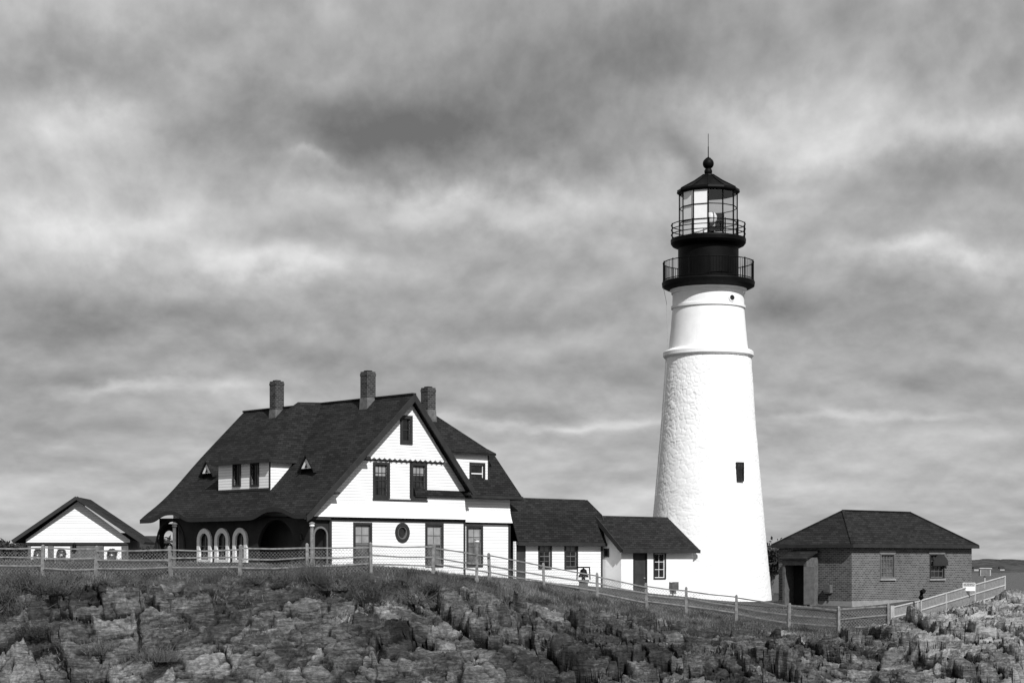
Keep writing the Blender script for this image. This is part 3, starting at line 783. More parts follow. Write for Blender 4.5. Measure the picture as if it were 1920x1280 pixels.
tw=mk('window',M,M_porch,lh)
M=MM(); wallpoly(M,pl,rect(-w2+.04,w2-.04,z0+.04,z1-.04),[],.2,.02); mk('pane',M,M_glass,tw)
pl,w2,z0,z1=towerwin(1365,553,563,67,10); zc=(z0+z1)/2
M=MM(); wallpoly(M,pl,ell(0,zc,.23,.2),[ell(0,zc,.17,.15)],.2,.06); pw=mk('porthole',M,M_smooth,lh)
M=MM(); wallpoly(M,pl,ell(0,zc,.17,.15),[],.2,.03); mk('pane',M,M_glass,pw)
M=MM(); M.tube([(LX-R(85),LY-.3,Z(540)),(LX-R(80),LY-.6,Z(570)),(LX-R(78),LY-.8,Z(655))],.012,4); M.tube([(LX-R(80),LY-.8,Z(675)),(LX-R(88),LY-.8,Z(800)),(LX-R(100),LY-.8,Z(930))],.012,4); mk('cable',M,M_galv,lh)
# ------------------------------------------------------------ brick building
BR=Fr(xpx(1597,93),93,43)
x,y,_=BR.w(4,3,0)
bb=empty('fog_signal_building',(x,y,-.2),label='square brick fog signal building with dark hipped roof',category='building')
La,Lb=BR.a_px(1822,0),BR.b_px(1460,0); zE=3.02
RP=Pl(BR,'a',0.0);LP=Pl(BR,'b',0.0); h1=[]
window(bb,RP,1650,1677,1037,1084,h1,4,5,.07,M_glasscurtain,M_sash,M_sash,sill=True,mw=.018)
window(bb,RP,1743,1770,1038,1084,h1,3,4,.06,M_glass,M_sash,M_trim,sill=True)
M=MM(); wallpoly(M,RP,rect(0,La,-1.2,zE+.02),h1,.25); wallpoly(M,LP,rect(.253,Lb,-1.2,zE+.02),[],.25)
M.fbox(BR,La-.25,La,.253,Lb,-1.2,zE); M.fbox(BR,.253,La-.253,Lb-.25,Lb,-1.2,zE)
mk('wall',M,M_brick,bb)
M=MM(); wallpoly(M,RP,rect(-.04,La+.04,-1.2,.12),[],.035,.04); wallpoly(M,LP,rect(0,Lb+.04,-1.2,.10),[],.035,.04); mk('foundation',M,M_conc,bb)
o=.26; rz=4.85; zz=zE
c=[BR.w(-o,-o,zz),BR.w(La+o,-o,zz),BR.w(La+o,Lb+o,zz),BR.w(-o,Lb+o,zz)]
R0=BR.w(Lb/2+.1,Lb/2,rz);R1=BR.w(La-Lb/2-.1,Lb/2,rz)
M=MM(); M.slab([c[0],c[1],R1,R0],.08);M.slab([c[1],c[2],R1],.08);M.slab([c[2],c[3],R0,R1],.08);M.slab([c[3],c[0],R0],.08)
for p,q2 in ((c[0],R0),(c[1],R1),(c[3],R0),(R0,R1)): M.beam(Vector(p)+Vector((0,0,.02)),Vector(q2)+Vector((0,0,.02)),.16,.06)
mk('roof',M,M_roof,bb)
M=MM(); M.fbox(BR,-o-.03,La+o+.03,-o-.05,-o-.002,zz-.16,zz+.02); M.fbox(BR,-o-.05,-o-.002,-o,Lb+o,zz-.16,zz+.02); M.fbox(BR,-o,-.003,-o,Lb+o,zz-.16,zz-.11); M.fbox(BR,0,La+o,-o,-.003,zz-.16,zz-.11)
mk('fascia',M,M_trim,bb)
s0=RP.s(1746);s1=RP.s(1774); zc=RP.z(1760,1060); cc=(s0+s1)/2; rw_=abs(s1-s0)/2
M=MM(); wallpoly(M,RP,[(cc+rw_*math.cos(math.pi*i/18),zc+.60*math.sin(math.pi*i/18)) for i in range(19)],[],.06,.15); wallpoly(M,RP,rect(s0+.15,s0+.22,zc+.05,zc+.2),[],.085,.085); wallpoly(M,RP,rect(s1-.22,s1-.15,zc+.05,zc+.2),[],.085,.085)
mk('window_hood',M,M_trim,bb)
v0=LP.s(1535);v1=LP.s(1490)
v0,v1=min(v0,v1),max(v0,v1)
vd=.95
M=MM()
M.fbox(BR,-vd,-.045,v0,v0+.08,-1.2,2.35); M.fbox(BR,-vd,-.045,v1-.08,v1,-1.2,2.35)
VPn=Pl(BR,'b',-vd); wallpoly(M,VPn,rect(v0,v1,-1.2,2.3),[rect(v0+.18,v1-.15,-1.18,1.95)],.07,.072)
vb=mk('vestibule',M,M_greywood,bb)
M=MM(); M.slab([BR.w(-vd-.2,v0-.1,2.3),BR.w(-.046,v0-.1,2.75),BR.w(-.046,v1+.1,2.75),BR.w(-vd-.2,v1+.1,2.3)],.08); mk('vestibule_roof',M,M_roof,vb)
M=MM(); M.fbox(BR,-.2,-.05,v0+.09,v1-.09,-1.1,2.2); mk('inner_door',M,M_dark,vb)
dv=MM(); p0=BR.w(-vd-.08,v0+.16,0); dv.beam((p0[0],p0[1],.9),(p0[0]+.5,p0[1]-.4,.9),.05,1.95); mk('open_door',dv,M_sash,vb)
box_thing('electric_meter',1556,1096,1111,10,LP,M_greywood,'grey electric meter box on the brick wall','meter box')
# ------------------------------------------------------------ garage
GY_=105.; GF=Fr(xpx(52,GY_),GY_,4)
gw=(238-52)*GY_/F; 
gb=empty('garage',(xpx(145,GY_),GY_+2.5,1.6),label='small white gabled garage with wreaths hung on its doors',category='garage')
GP=Pl(GF,'a',0.0); ze=zpy(1012,GY_); zp=zpy(931,GY_); hg=[]
drs=[(57,90),(100,132),(194,228)]
for p0,p1 in drs: hg.append(rect(GP.s(p0),GP.s(p1),1.05,zpy(1022,GY_)))
M=MM(); wallpoly(M,GP,[(0,1.0),(gw,1.0),(gw,ze-.14)]+[(0,ze-.14)],hg,.15); M.fbox(GF,0,.15,.153,5,1,ze+.0); M.fbox(GF,gw-.15,gw,.153,5,1,ze+.0); M.fbox(GF,.153,gw-.153,4.85,5,1,ze+.5)
mk('wall',M,M_greywood,gb)
M=MM(); wallpoly(M,GP,[(-.1,ze-.13),(gw+.1,ze-.13),(gw+.1,ze+.02),(gw/2,zp-.25),(-.1,ze+.02)],[],.1,.03); mk('gable',M,M_clap,gb)
M=MM(); wallpoly(M,GP,rect(-.12,gw+.12,ze-.26,ze-.134),[],.05,.06); mk('lintel_board',M,M_trim,gb)
zd=zpy(1022,GY_)
def wreath(px):
    M=MM(); c=GP.at(GP.s(px),zpy(1037,GY_),.12); r_=random.Random(px)
    for i in range(170):
        a=r_.uniform(0,6.283); R_=.22+r_.gauss(0,.035); p=Vector((c[0]+R_*math.cos(a),c[1]-abs(r_.gauss(0,.03)),c[2]+R_*math.sin(a)))
        d=Vector((r_.gauss(0,1),r_.gauss(0,.5),r_.gauss(0,1))).normalized()*.07; e_=Vector((d.z,0.01,-d.x))*.4
        M.add([p-d,p+e_,p+d,p-e_],[(0,1,2,3)])
    n_=20; pts=[(c[0]+.22*math.cos(2*math.pi*i/n_),c[1],c[2]+.22*math.sin(2*math.pi*i/n_)) for i in range(n_+1)]
    M.tube(pts,.065,6)
    w=mk('wreath',M,M_leafd,label='round evergreen wreath hanging on white garage door',category='wreath',group='wreaths on the garage doors')
    M=MM(); 
    for sg in (-1,1): M.add([(c[0],c[1]-.08,c[2]-.2),(c[0]+sg*.12,c[1]-.1,c[2]-.13),(c[0]+sg*.12,c[1]-.08,c[2]-.28)],[(0,1,2)]); M.add([(c[0],c[1]-.08,c[2]-.2),(c[0]+sg*.02,c[1]-.09,c[2]-.4),(c[0]+sg*.1,c[1]-.09,c[2]-.38)],[(0,1,2)])
    mk('bow',M,M_greywood,w)
for i,(p0,p1) in enumerate(drs):
    M=MM(); s0,s1=GP.s(p0),GP.s(p1); wallpoly(M,GP,rect(s0+.02,s1-.02,1.05,zd-.02),[],.04,-.05)
    d=mk('garage_door',M,M_white,gb)
    M=MM(); k=2
    for j in range(k):
        a=s0+.1+(s1-s0-.2)*j/k; b=s0+.1+(s1-s0-.2)*(j+1)/k-.05
        wallpoly(M,GP,rect(a,b,1.3,zd-.85),[],.01,-.045)
    mk('panel',M,M_galv,d)
for px in (73,116,211): wreath(px)
M=MM(); rd=4.6; ov=.5
for sg in (0,1):
    e0=-.75 if sg==0 else gw+.95; zz=ze-.02 if sg==0 else ze-.1
    M.slab([GF.w(e0,-ov,zz),GF.w(gw/2,-ov,zp),GF.w(gw/2,rd,zp),GF.w(e0,rd,zz)],.14)
mk('roof',M,M_roof,gb)
M=MM(); M.beam(GF.w(-.78,-ov-.04,ze-.1),GF.w(gw/2,-ov-.04,zp-.06),.05,.2);M.beam(GF.w(gw+.98,-ov-.043,ze-.18),GF.w(gw/2,-ov-.043,zp-.06),.05,.2); mk('rake_board',M,M_trim,gb)
x,y,_=GF.w(GP.s(140),-.12,0); M=MM(); M.lathe([(0.02,zpy(1032,y)),(.14,zpy(1030,y)),(.1,zpy(1020,y)),(.02,zpy(1017,y))],x,y,12); M.tube([(x,y,zpy(1018,y)),(x,y+.15,zpy(1016,y))],.03); mk('wall_lamp',M,M_black,gb)
# ------------------------------------------------------------ fences
fpts=[(xpx(p[0],p[2]),p[2]) for p in fence_px]
fe=empty('split_rail_fence',(fpts[6][0],fpts[6][1],tz(*fpts[6])),label='weathered wooden post and rail fence with wire mesh along the cliff',category='fence')
pm=None
posts=[]
for i,(x,y) in enumerate(fpts):
    z=tz(x,y)
    if pm is None:
        M=MM(); w=.07; h=1.3
        M.hexa([(x-w,y-w,z-.4),(x+w,y-w,z-.4),(x+w,y+w,z-.4),(x-w,y+w,z-.4),(x-w*.9,y-w*.9,z+h-.06),(x+w*.9,y-w*.9,z+h-.06),(x+w*.9,y+w*.9,z+h-.06),(x-w*.9,y+w*.9,z+h-.06)])
        M.hexa([(x-w*.9,y-w*.9,z+h-.058),(x+w*.9,y-w*.9,z+h-.058),(x+w*.9,y+w*.9,z+h-.058),(x-w*.9,y+w*.9,z+h-.058),(x-w*.3,y-w*.3,z+h),(x+w*.3,y-w*.3,z+h),(x+w*.3,y+w*.3,z+h),(x-w*.3,y+w*.3,z+h)])
        pm=mk('post',M,M_lightwood,fe,org=(x,y,z)); o=pm
    else:
        o=pm.copy(); COL.objects.link(o); o.parent=fe; o.location=Vector((x,y,z))-ORG[fe.name]
        o.rotation_euler=(random.uniform(-.04,.04),random.uniform(-.05,.05),random.uniform(-.4,.4))
    posts.append((x,y,z))
for (p,q2) in zip(posts[:-1],posts[1:]):
    for hgt in (.34,.72,1.13):
        M=MM(); A_=Vector(p)+Vector((0,-.02,hgt+random.uniform(-.06,.06)));B_=Vector(q2)+Vector((0,-.02,hgt+random.uniform(-.06,.06)))
        mid=(A_+B_)/2+Vector((0,random.uniform(-.03,.03),random.uniform(-.06,.02)))
        M.beam(A_,mid,.045,random.uniform(.055,.075)); M.beam(mid,B_,.045,.065); mk('rail',M,M_lightwood,fe)
def wiremesh(posts,z0,z1,sp,wd,name,par,mat):
    M=MM()
    for p,q2 in zip(posts[:-1],posts[1:]):
        P0=Vector(p);Q0=Vector(q2);L=(Q0-P0).length; hh_=z1-z0
        d=(Q0-P0)/L
        k=hh_
        m_=int((L)/sp)
        for i in range(-int(k/sp),m_):
            for dr in (0,1):
                a0=i*sp;a1=a0+k
                if a0<0: t0=(-a0)/k;a0c=0
                else: t0=0;a0c=a0
                if a1>L: t1=1-(a1-L)/k;a1c=L
                else: t1=1;a1c=a1
                if t1<=t0: continue
                za,zb_=(z0+hh_*t0,z0+hh_*t1) if dr==0 else (z1-hh_*t0,z1-hh_*t1)
                A_=P0+d*a0c+Vector((0,.05+.004*dr,za));B_=P0+d*a1c+Vector((0,.05+.004*dr,zb_))
                M.add([A_-Vector((0,0,wd)),B_-Vector((0,0,wd)),B_+Vector((0,0,wd)),A_+Vector((0,0,wd))],[(0,1,2,3)])
    mk(name,M,mat,par)
wiremesh(posts,.02,1.05,.15,.006,'wire_mesh',fe,M_wire)
ppts=[(xpx(p[0],p[2]),p[2]) for p in pipe_px]
pf_=empty('pipe_railing_fence',(ppts[0][0],ppts[0][1],tz(*ppts[0])),label='light metal pipe railing with mesh along the rocky cliff edge',category='fence')
pp=[]
for i,(x,y) in enumerate(ppts):
    x+=.12 if i==0 else 0
    z=tz(x,y); pp.append((x,y,z)); M=MM(); 
    if i==0: M.box(x-.09,x+.09,y-.09,y+.09,z-.3,z+1.15)
    else: M.tube([(x,y,z-.5),(x,y,z+1.1)],.055,8)
    mk('post',M,M_galv,pf_)
for (p,q2) in zip(pp[:-1],pp[1:]):
    for hgt in (.12,.58,1.05):
        M=MM(); M.tube([Vector(p)+Vector((0,0,hgt)),Vector(q2)+Vector((0,0,hgt))],.045,8); mk('rail',M,M_galv,pf_)
M=MM()
for p,q2 in zip(pp[:-1],pp[1:]):
    for k in range(1,44):
        t_=k/44; a=Vector(p).lerp(Vector(q2),t_); M.tube([a+Vector((0,0,.12)),a+Vector((0,0,1.05))],.013,4)
mk('picket',M,M_galv,pf_)
sx,sy,sz=xpx(1816,93.1),93.1,zpy(1107,93.1)
sg=empty('danger_sign',(sx,sy,sz),label='small rectangular white danger sign on the pipe railing',category='sign')
M=MM(); M.box(sx-.32,sx+.32,sy-.1,sy-.08,sz,sz+.42); mk('panel',M,M_white,sg)
M=MM(); M.box(sx-.29,sx+.29,sy-.106,sy-.1005,sz+.24,sz+.39); mk('header_band',M,M_porch,sg)
def text(body,size,loc,mat,parent,name):
    cu=bpy.data.curves.new('t','FONT'); cu.body=body; cu.size=size; cu.align_x='CENTER'; cu.extrude=.002
    ob_=bpy.data.objects.new('t',cu); COL.objects.link(ob_)
    dg=bpy.context.evaluated_depsgraph_get(); me_=bpy.data.meshes.new_from_object(ob_.evaluated_get(dg)); COL.objects.unlink(ob_); bpy.data.objects.remove(ob_)
    o=bpy.data.objects.new(name,me_); COL.objects.link(o); me_.materials.clear(); me_.materials.append(mat)
    o.rotation_euler=(math.pi/2,0,0); o.location=Vector(loc)-ORG[parent.name]; o.parent=parent; return o
text('DANGER',.14,(sx,sy-.11,sz+.265),M_white,sg,'lettering')
M=MM(); M.tube([(sx-.2,sy-.078,sz-.9),(sx-.2,sy-.078,sz+.1)],.02); mk('stake',M,M_galv,sg)
sx,sy=xpx(1848,96),96.2; sz=zpy(1079,sy); 
M=MM(); M.box(sx-.28,sx+.3,sy-.15,sy+.15,sz,sz+.36); M.box(sx-.33,sx+.35,sy-.2,sy+.2,sz+.362,sz+.42); o=mk('equipment_cabinet',M,M_galv,bevel=.015,label='light grey equipment cabinet on a short steel post',category='cabinet')
M=MM(); M.tube([(sx,sy,tz(sx,sy)-.2),(sx,sy,sz)],.05,8); mk('post',M,M_galv,o)
M=MM(); M.box(sx-.22,sx+.24,sy-.165,sy-.152,sz+.04,sz+.32); mk('door',M,M_sash,o)
vx,vy=xpx(1727,87.6),87.6; vz=zpy(1124,vy); gz=tz(vx,vy)
M=MM(); M.tube([(vx,vy,gz-.2),(vx,vy,vz)],.045,8); M.lathe([(.16,gz-.1),(.14,gz+.06),(.05,gz+.12)],vx,vy,12); cv=mk('floodlight',M,M_galv,label='black floodlight on a short grey pole beside the railing',category='floodlight')
M=MM(); M.lathe([(.04,vz),(.1,vz+.05),(.13,vz+.14),(.09,vz+.2),(.02,vz+.22)],vx,vy,14); M.tube([(vx,vy,vz+.2),(vx+.04,vy-.03,vz+.38)],.075,10);M.tube([(vx+.02,vy,vz+.38),(vx+.1,vy-.18,vz+.44)],.11,10); mk('lamp_head',M,M_black,cv,smooth=False)
def lamppost(px,pytop,Y,mat,label):
    x=xpx(px,Y); z=tz(x,Y); zt=zpy(pytop,Y)
    M=MM(); w=.065; M.box(x-w,x+w,Y-w,Y+w,z-.4,zt-.22)
    M.box(x-w-.03,x+w+.03,Y-w-.03,Y+w+.03,z-.3,z+.18)
    o=mk('lamp_post',M,mat,bevel=.01,label=label,category='lamp post')
    M=MM(); M.lathe([(.07,zt-.218),(.10,zt-.2),(.10,zt-.09),(.14,zt-.08),(.12,zt-.04),(.04,zt),(.005,zt+.01)],x,Y,14); mk('lamp_head',M,mat,o)
    M=MM(); M.lathe([(.105,zt-.19),(.11,zt-.18),(.11,zt-.11),(.105,zt-.10)],x,Y,14); mk('lamp_shade',M,M_white if mat is M_lightwood else M_greywood,o)
lamppost(327,979,79.2,M_greywood,'tall square wooden lamp post behind the rail fence')
lamppost(585,978,79.4,M_lightwood,'tall square wooden lamp post before the porch')
lamppost(894,1008,83.2,M_lightwood,'pale wooden lamp post with small white lantern head')
bx_,by_=xpx(1094,91.2),91.2; gz=tz(bx_,by_); zb0=zpy(1086,by_)
M=MM(); M.box(bx_-.22,bx_+.22,by_-.2,by_+.2,gz-.3,zb0-.1); M.box(bx_-.28,bx_+.28,by_-.26,by_+.26,zb0-.098,zb0); bl=mk('fog_bell_monument',M,M_greywood,bevel=.015,label='dark bronze bell mounted on a short stone pedestal',category='bell')
M=MM(); M.lathe([(.27,zb0+.12),(.26,zb0+.16),(.2,zb0+.26),(.17,zb0+.42),(.14,zb0+.5),(.05,zb0+.55),(.03,zb0+.6)],bx_,by_,24); mk('bell',M,M_black,bl,smooth=True)
M=MM(); 
for s in (-1,1): M.beam((bx_+s*.33,by_,zb0),(bx_+s*.3,by_,zb0+.62),.06,.08)
M.beam((bx_-.33,by_,zb0+.62),(bx_+.33,by_,zb0+.62),.08,.07); M.tube([(bx_,by_,zb0+.004),(bx_,by_,zb0+.14)],.1,10); mk('yoke',M,M_black,bl)
# ------------------------------------------------------------ vegetation
def shrub_mesh(seed,leafy=1.0,dens=260,hgt=1.0,wid=1.0):
    r_=random.Random(seed); M=MM(); LM=MM()
    cl=[(r_.uniform(-.5,.5)*wid,r_.uniform(-.35,.35)*wid,r_.uniform(.45,1.15)) for _ in range(7)]
    for i in range(dens):
        cx_,cy_,ch=r_.choice(cl)
        a=r_.uniform(0,6.283); rr=r_.random()**.7*wid*.3; p=Vector((cx_+rr*math.cos(a)*.7,cy_+rr*math.sin(a)*.7,0))
        d=Vector((math.cos(a)*rr*1.6+r_.gauss(0,.3),math.sin(a)*rr*1.6+r_.gauss(0,.3),1)).normalized()
        L=hgt*ch*r_.uniform(.35,1.15); wdt=.010
        for s in range(3):
            q2=p+d*L/3; e_=Vector((d.z,0,-d.x)).normalized()*wdt*(1.2-s*.3)
            M.add([p-e_,p+e_,q2+e_*.7,q2-e_*.7],[(0,1,2,3)])
            nl=int(5*leafy*(3-s)/2+r_.random())
            for k in range(nl):
                c=p.lerp(q2,r_.random())+Vector((r_.gauss(0,.05),r_.gauss(0,.05),r_.gauss(0,.05)))
                u_=Vector((r_.gauss(0,1),r_.gauss(0,1),r_.gauss(0,1))).normalized()*r_.uniform(.02,.045); v_=Vector((r_.gauss(0,1),r_.gauss(0,1),r_.gauss(0,1))).normalized()*.018
                LM.add([c-u_,c+v_,c+u_,c-v_],[(0,1,2,3)])
            p=q2; d=(d+Vector((r_.gauss(0,.25),r_.gauss(0,.25),r_.gauss(0,.1)))).normalized()
    return M,LM
protos=[]
for sd,lf_ in ((1,.7),(2,.4),(3,.12),(4,.55)):
    a,b=shrub_mesh(sd,lf_,420 if sd!=3 else 300,1.0,1.5)
    m1=bpy.data.meshes.new('twigs'); m1.from_pydata(a.v,[],a.f); m1.materials.append(M_bark)
    m2=bpy.data.meshes.new('leaves'); m2.from_pydata(b.v,[],b.f); m2.materials.append(M_leaf); protos.append((m1,m2))
shr=[(15,1090,76.8,3.0,1.2,0),(65,1100,76.6,3.0,1.1,1),(125,1120,76.2,2.6,.9,3),(35,1150,75.2,2.6,1.0,1),(100,1170,74.6,2.0,.8,0),(190,1150,75.2,1.6,.7,2),(5,1130,75.8,2.6,1.2,3),(585,1086,77.4,1.7,1.4,2),(570,1084,77.4,1.6,1.1,1),(612,1086,77.2,1.5,.9,2),(408,1078,77.7,1.2,.9,2),(702,1130,76.4,2.2,1.5,2),(690,1120,76.8,1.8,1.2,2),(715,1125,76.4,1.5,1.1,1),(745,1092,77.6,2.4,.7,1),(790,1092,78.4,2.2,.65,3),(832,1095,79.0,2.2,.75,3),(868,1092,80.0,1.8,.6,1),(640,1095,77.1,1.8,.6,2),(290,1262,71.8,1.8,.9,2),(200,1250,72,1.6,.7,1),(945,1130,82,1.6,.6,2),(1010,1150,83,1.7,.45,0),(480,1100,77,1.4,.45,1),(850,1150,77.6,1.8,.55,2),(1240,1175,84,1.6,.45,1),(240,1105,76.9,1.8,.55,3),(1410,1262,73.5,1.5,1.1,2),(520,1100,76.9,1.2,.45,3),(900,1180,76,1.5,.5,1),(1130,1180,81,1.7,.45,3),(1350,1190,83,1.6,.45,2),(60,1230,72.8,2.0,.8,3),(620,1180,74,1.4,.5,3),(1060,1220,75,1.4,.5,1),(1180,1200,79,1.5,.45,1),(980,1180,79,1.5,.45,3)]
for px,py,Y,w_,h_,k in shr:
    x=xpx(px,Y); z=tz(x,Y)-.12
    t=bpy.data.objects.new('shrub',protos[k][0]); COL.objects.link(t); t.location=(x,Y,z); t.scale=(w_/1.9,w_/2.3,h_); t.rotation_euler=(0,0,random.uniform(0,6))
    t['label']='wild leafy shrub growing on the rocky bank' if k!=2 else 'sparse twiggy shrub growing on the rocky bank'; t['category']='shrub'; t['group']='shrubs on the rocky bank'
    c=bpy.data.objects.new('foliage',protos[k][1]); COL.objects.link(c); c.parent=t
N=380000
x=rng.uniform(-24,25,N); y=rng.uniform(71,94,N)
keep=np.abs(x)<.29*y; x=x[keep];y=y[keep]
zz,RR=terrain(x,y)[:2]; fy=np.interp(x,FX,FY)-y
dn=fbm(x*.9,y*.9,90,4)
p=np.where(RR<.3,np.where(fy>-.6,1,.35)*(.30+1.1*sst(dn,.35,.65)),.32*sst(dn,.54,.62))
k=rng.random(len(x))<p*.8; x=x[k];y=y[k];z=zz[k];fy=fy[k];RR=RR[k];n_=len(x)
hgt=rng.uniform(.06,.22,n_)*(1+1.0*sst(fbm(x*1.3,y*1.3,95,4),.48,.66))*np.where(fy<-.5,.4,1)*np.where(RR>.5,.75,1)
ax=rng.uniform(0,np.pi,n_); wd=.013
lean=rng.normal(0,.10,(n_,2))
v=np.zeros((n_,3,3)); v[:,0]=np.stack([x-wd*np.cos(ax),y-wd*np.sin(ax),z-.03],-1); v[:,1]=np.stack([x+wd*np.cos(ax),y+wd*np.sin(ax),z-.03],-1); v[:,2]=np.stack([x+lean[:,0],y+lean[:,1],z+hgt],-1)
me=bpy.data.meshes.new('grass'); me.vertices.add(n_*3); me.vertices.foreach_set('co',v.ravel()); me.loops.add(n_*3); me.loops.foreach_set('vertex_index',np.arange(n_*3,dtype=np.int32)); me.polygons.add(n_); me.polygons.foreach_set('loop_start',np.arange(0,n_*3,3,dtype=np.int32)); me.polygons.foreach_set('loop_total',np.full(n_,3,dtype=np.int32)); me.update(calc_edges=True)
def grass_mat():
    m,b,t,P,S=base('dry_grass',.8,.2)
    n1=t.noise(P,.9,3); n2=t.noise(P,14,2)
    t.l(t.ramp(t.m('ADD',t.m('MULTIPLY',n1,.6),t.m('MULTIPLY',n2,.4)),[(.40,.02),(.5,.075),(.60,.21)]),b.inputs['Base Color']); return m
me.materials.append(grass_mat()); go=bpy.data.objects.new('grass',me); COL.objects.link(go); go['kind']='stuff'; go['label']='dry wild grass covering the top of the bank'
def far_strip(name,Yc,x0,x1,zbase,ztop_fn,depth,nx_,mat):
    vs=[];fs=[]; K=9
    for i in range(nx_+1):
        x=x0+(x1-x0)*i/nx_; zt=ztop_fn(x)
        for j in range(K):
            t=j/(K-1); vs.append((x,Yc+depth*t,zbase+(zt-zbase)*math.sin(math.pi*min(1,t*1.3)*.5)*(1 if t<.9 else .9)))
    for i in range(nx_):
        for j in range(K-1): a=i*K+j; fs.append((a,a+K,a+K+1,a+1))
    M=MM(); M.add(vs,fs); return mk(name,M,mat,kind='structure')
def nz(x,s,sd): return float(fbm(np.array([x*s]),np.array([.5]),sd,5)[0])
M_far=simple('distant_woodland',.012,.07,.05,.9,0)
far_strip('far_hill',2100,100,1400,-12.5,lambda x:-3+6*nz(x,.02,5)+5*nz(x,.2,8),300,1000,M_far)
far_strip('far_hill',520,-420,-60,-12,lambda x:3.0+3*nz(x,.02,15),200,80,M_far)
def woods(name,x0,x1,Y0,Y1,zg_,hmin,hmax,ncl,nl,seed,size):
    r_=np.random.default_rng(seed); V=[]
    for i in range(ncl):
        cx=r_.uniform(x0,x1);cy=r_.uniform(Y0,Y1);h=r_.uniform(hmin,hmax);w=h*.32
        u=r_.normal(size=(nl,3)); u/=np.linalg.norm(u,axis=1)[:,None]; u*=r_.random((nl,1))**.35
        c=u*np.array([w,w,h*.42])+np.array([cx,cy,zg_+h*.58])
        d1=r_.normal(size=(nl,3))*size; d2=r_.normal(size=(nl,3))*size
        V.append(np.stack([c-d1,c+d1,c+d2],1))
    V=np.concatenate(V).reshape(-1,3); k=len(V)//3
    M=MM(); M.v=[tuple(p) for p in V]; M.f=[(3*i,3*i+1,3*i+2) for i in range(k)]
    return mk(name,M,M_leafd,kind='stuff',label='distant belt of dark leafy woodland behind the headland')
woods('distant_woods',-165,-95,480,560,2.5,3,6.5,80,160,4,.5)
def tree(px,Y,ht,w,seed,label):
    x=xpx(px,Y); z=tz(x,Y); e=empty('broadleaf_tree',(x,Y,z),label=label,category='tree')
    r_=random.Random(seed); M=MM(); L=MM()
    M.tube([(x,Y,z-.3),(x+.05,Y,z+ht*.35)],.11,8)
    for i in range(16):
        a=r_.uniform(0,6.28); b0=Vector((x+.03,Y,z+ht*r_.uniform(.2,.4))); b1=b0+Vector((math.cos(a)*w*.45*r_.random(),math.sin(a)*w*.45*r_.random(),ht*r_.uniform(.2,.42)))
        M.tube([b0,b1],.035,5)
        for k in range(170):
            c=b1+Vector((r_.gauss(0,w*.12),r_.gauss(0,w*.12),r_.gauss(0,ht*.07))); u_=Vector((r_.gauss(0,.06),r_.gauss(0,.06),r_.gauss(0,.06))); v_=Vector((r_.gauss(0,.05),r_.gauss(0,.05),r_.gauss(0,.05)))
            L.add([c-u_,c+v_,c+u_,c-v_],[(0,1,2,3)])
    mk('trunk',M,M_bark,e); mk('crown',L,M_leafd,e)
tree(1447,112,3.6,2.4,5,'small dark bushy tree behind the brick building')
tree(8,118,1.9,3.0,6,'low dark bushy tree beside the garage')
tree(-20,110,1.7,3.0,9,'low dark bushy tree beside the garage')
tree(283,125,1.8,1.8,8,'low dark bushy tree behind the garage')
M_farwall=simple('distant_house_paint',.3,.4,2,.7,0)
def farhouse(px,Y,w,h,zg_):
    x=xpx(px,Y); M=MM(); M.box(x-w/2,x+w/2,Y-8,Y,zg_,zg_+h); o=mk('distant_house',M,M_farwall,label='small pale house on the distant wooded shore',category='house',group='houses on the far shore')
    M=MM(); M.slab([(x-w/2-.5,Y-8.6,zg_+h),(x+w/2+.5,Y-8.6,zg_+h),(x+w/2+.5,Y-4,zg_+h+2.4),(x-w/2-.5,Y-4,zg_+h+2.4)],.3);M.slab([(x-w/2-.5,Y+.6,zg_+h),(x+w/2+.5,Y+.6,zg_+h),(x+w/2+.5,Y-4,zg_+h+2.4),(x-w/2-.5,Y-4,zg_+h+2.4)],.3); mk('roof',M,M_trim,o)
for px,w,h,zg_ in ((1829,7,3,-10),(1876,5,2.4,-9.5)): farhouse(px,2098,w,h,zg_)
farhouse(281,300,3,1.6,2.2)
# ------------------------------------------------------------ sky / light
wd_=bpy.data.worlds.new('World'); SC.world=wd_; wd_.use_nodes=True; nt=wd_.node_tree; nt.nodes.clear(); t=NT(nt)
tc=t.n('ShaderNodeTexCoord'); sp=t.n('ShaderNodeSeparateXYZ'); t.l(tc.outputs['Generated'],sp.inputs[0]); X,Y,Zc=sp.outputs
zp_=t.m('MAXIMUM',Zc,0.0)
zf=t.m('MULTIPLY',t.m('LOGARITHM',t.m('ADD',zp_,.06),math.e),.29)
vec=t.xyz(X,Y,zf)
wn=t.n('ShaderNodeTexNoise'); wn.inputs['Scale'].default_value=10; wn.inputs['Detail'].default_value=8; wn.inputs['Roughness'].default_value=.57; t.l(vec,wn.inputs['Vector'])
ws=t.n('ShaderNodeSeparateColor'); t.l(wn.outputs['Color'],ws.inputs[0])
yy=t.m('MAXIMUM',Y,.15)
s=t.m('ADD',t.m('DIVIDE',X,yy),t.m('MULTIPLY',t.m('SUBTRACT',ws.outputs[0],.5),.12))
tt=t.m('ADD',t.m('DIVIDE',Zc,yy),t.m('MULTIPLY',t.m('SUBTRACT',ws.outputs[1],.5),t.m('ADD',.012,t.m('MULTIPLY',zp_,.34))))
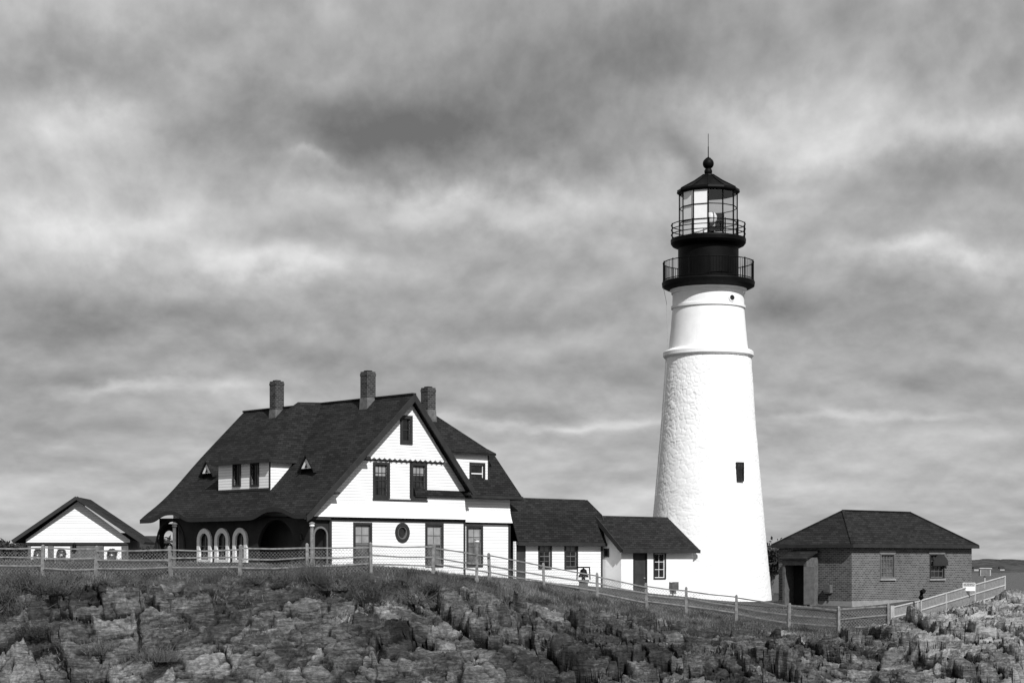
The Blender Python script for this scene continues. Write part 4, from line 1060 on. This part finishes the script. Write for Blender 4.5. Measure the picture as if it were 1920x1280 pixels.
blobs=[(790,250,330,75,-.19),(1050,120,330,90,-.12),(700,60,400,70,-.02),(210,140,150,60,-.08),(470,130,130,40,.06),(160,240,110,45,.13),(1370,185,150,40,.17),(1560,250,170,40,.14),(1830,270,130,35,.12),
 (860,385,330,32,.16),(260,430,260,38,.16),(520,500,140,26,.16),(1730,490,120,22,.18),(1680,340,200,45,-.08),(330,330,240,45,.06),(1600,610,380,42,-.12),(300,600,380,42,-.13),(60,420,100,40,.05),
 (260,730,160,11,.17),(1080,800,260,9,.14),(1600,780,240,10,.12),(1000,640,260,26,.06),(600,680,260,25,-.06),(1500,700,300,22,-.06),(1750,60,300,60,-.01),(120,30,200,60,.08),(1150,500,250,40,-.05),(900,930,1400,70,.06),(1550,150,220,60,.05),(1250,300,120,30,-.08),(1450,330,140,20,.08),(300,800,300,16,-.04),(900,760,250,14,-.05),(620,310,40,10,.08)]
acc=None
for px,py,rx,ry,am in blobs:
    a=t.m('MULTIPLY',t.m('SUBTRACT',s,(px-960)/F),F/rx); b=t.m('MULTIPLY',t.m('SUBTRACT',tt,(HZ-py)/F),F/ry)
    e_=t.m('EXPONENT',t.m('MULTIPLY',t.m('ADD',t.m('MULTIPLY',a,a),t.m('MULTIPLY',b,b)),-.7))
    q=t.m('MULTIPLY',e_,am); acc=q if acc is None else t.m('ADD',acc,q)
front=t.m('GREATER_THAN',Y,.0); acc=t.m('MULTIPLY',acc,front)
vec2=t.xyz(X,Y,t.m('ADD',zf,.014))
n1=t.noise(vec,8,8,.54,.1); n1b=t.noise(vec2,8,8,.54,.1)
n2=t.noise(vec,26,6,.55,.1)
em=t.m('MULTIPLY',t.m('SUBTRACT',n1,n1b),.68)
v=t.m('ADD',t.m('ADD',t.m('ADD',.668,acc),em),t.m('ADD',t.m('MULTIPLY',t.m('SUBTRACT',n1,.5),.28),t.m('MULTIPLY',t.m('SUBTRACT',n2,.5),.09)))
v=t.m('MINIMUM',t.m('MAXIMUM',v,.42),.95)
lin=t.m('POWER',v,2.2)
sk=t.n('ShaderNodeTexSky'); sk.sky_type='NISHITA'; sk.sun_disc=False; sk.sun_elevation=math.radians(42); sk.sun_rotation=math.radians(157)
bw=t.n('ShaderNodeRGBToBW'); t.l(sk.outputs[0],bw.inputs[0])
tot=t.m('ADD',t.m('MULTIPLY',lin,9.6),t.m('MULTIPLY',t.m('MINIMUM',bw.outputs[0],6.0),.06))
bg=t.n('ShaderNodeBackground'); bg.inputs[1].default_value=.1; t.l(tot,bg.inputs[0]); wo=t.n('ShaderNodeOutputWorld'); t.l(bg.outputs[0],wo.inputs[0])
sun=bpy.data.lights.new('sun','SUN'); sun.energy=5.0; sun.angle=math.radians(.5); sun.color=(1,1,1); so=bpy.data.objects.new('sun',sun); COL.objects.link(so)
az=math.radians(23); el=math.radians(42)
dv_=Vector((math.sin(az)*math.cos(el),-math.cos(az)*math.cos(el),math.sin(el)))
so.rotation_euler=dv_.to_track_quat('Z','Y').to_euler(); so.location=(20,0,60)
cam=bpy.data.cameras.new('camera'); cam.lens=F/1920*36; cam.sensor_width=36; cam.shift_y=(HZ-640)/1920; cam.clip_end=60000; cam.clip_start=.5
co_=bpy.data.objects.new('camera',cam); COL.objects.link(co_); co_.location=(0,0,EYE); co_.rotation_euler=(math.pi/2,0,0); SC.camera=co_
SC.view_settings.view_transform='Standard'; SC.view_settings.look='None'
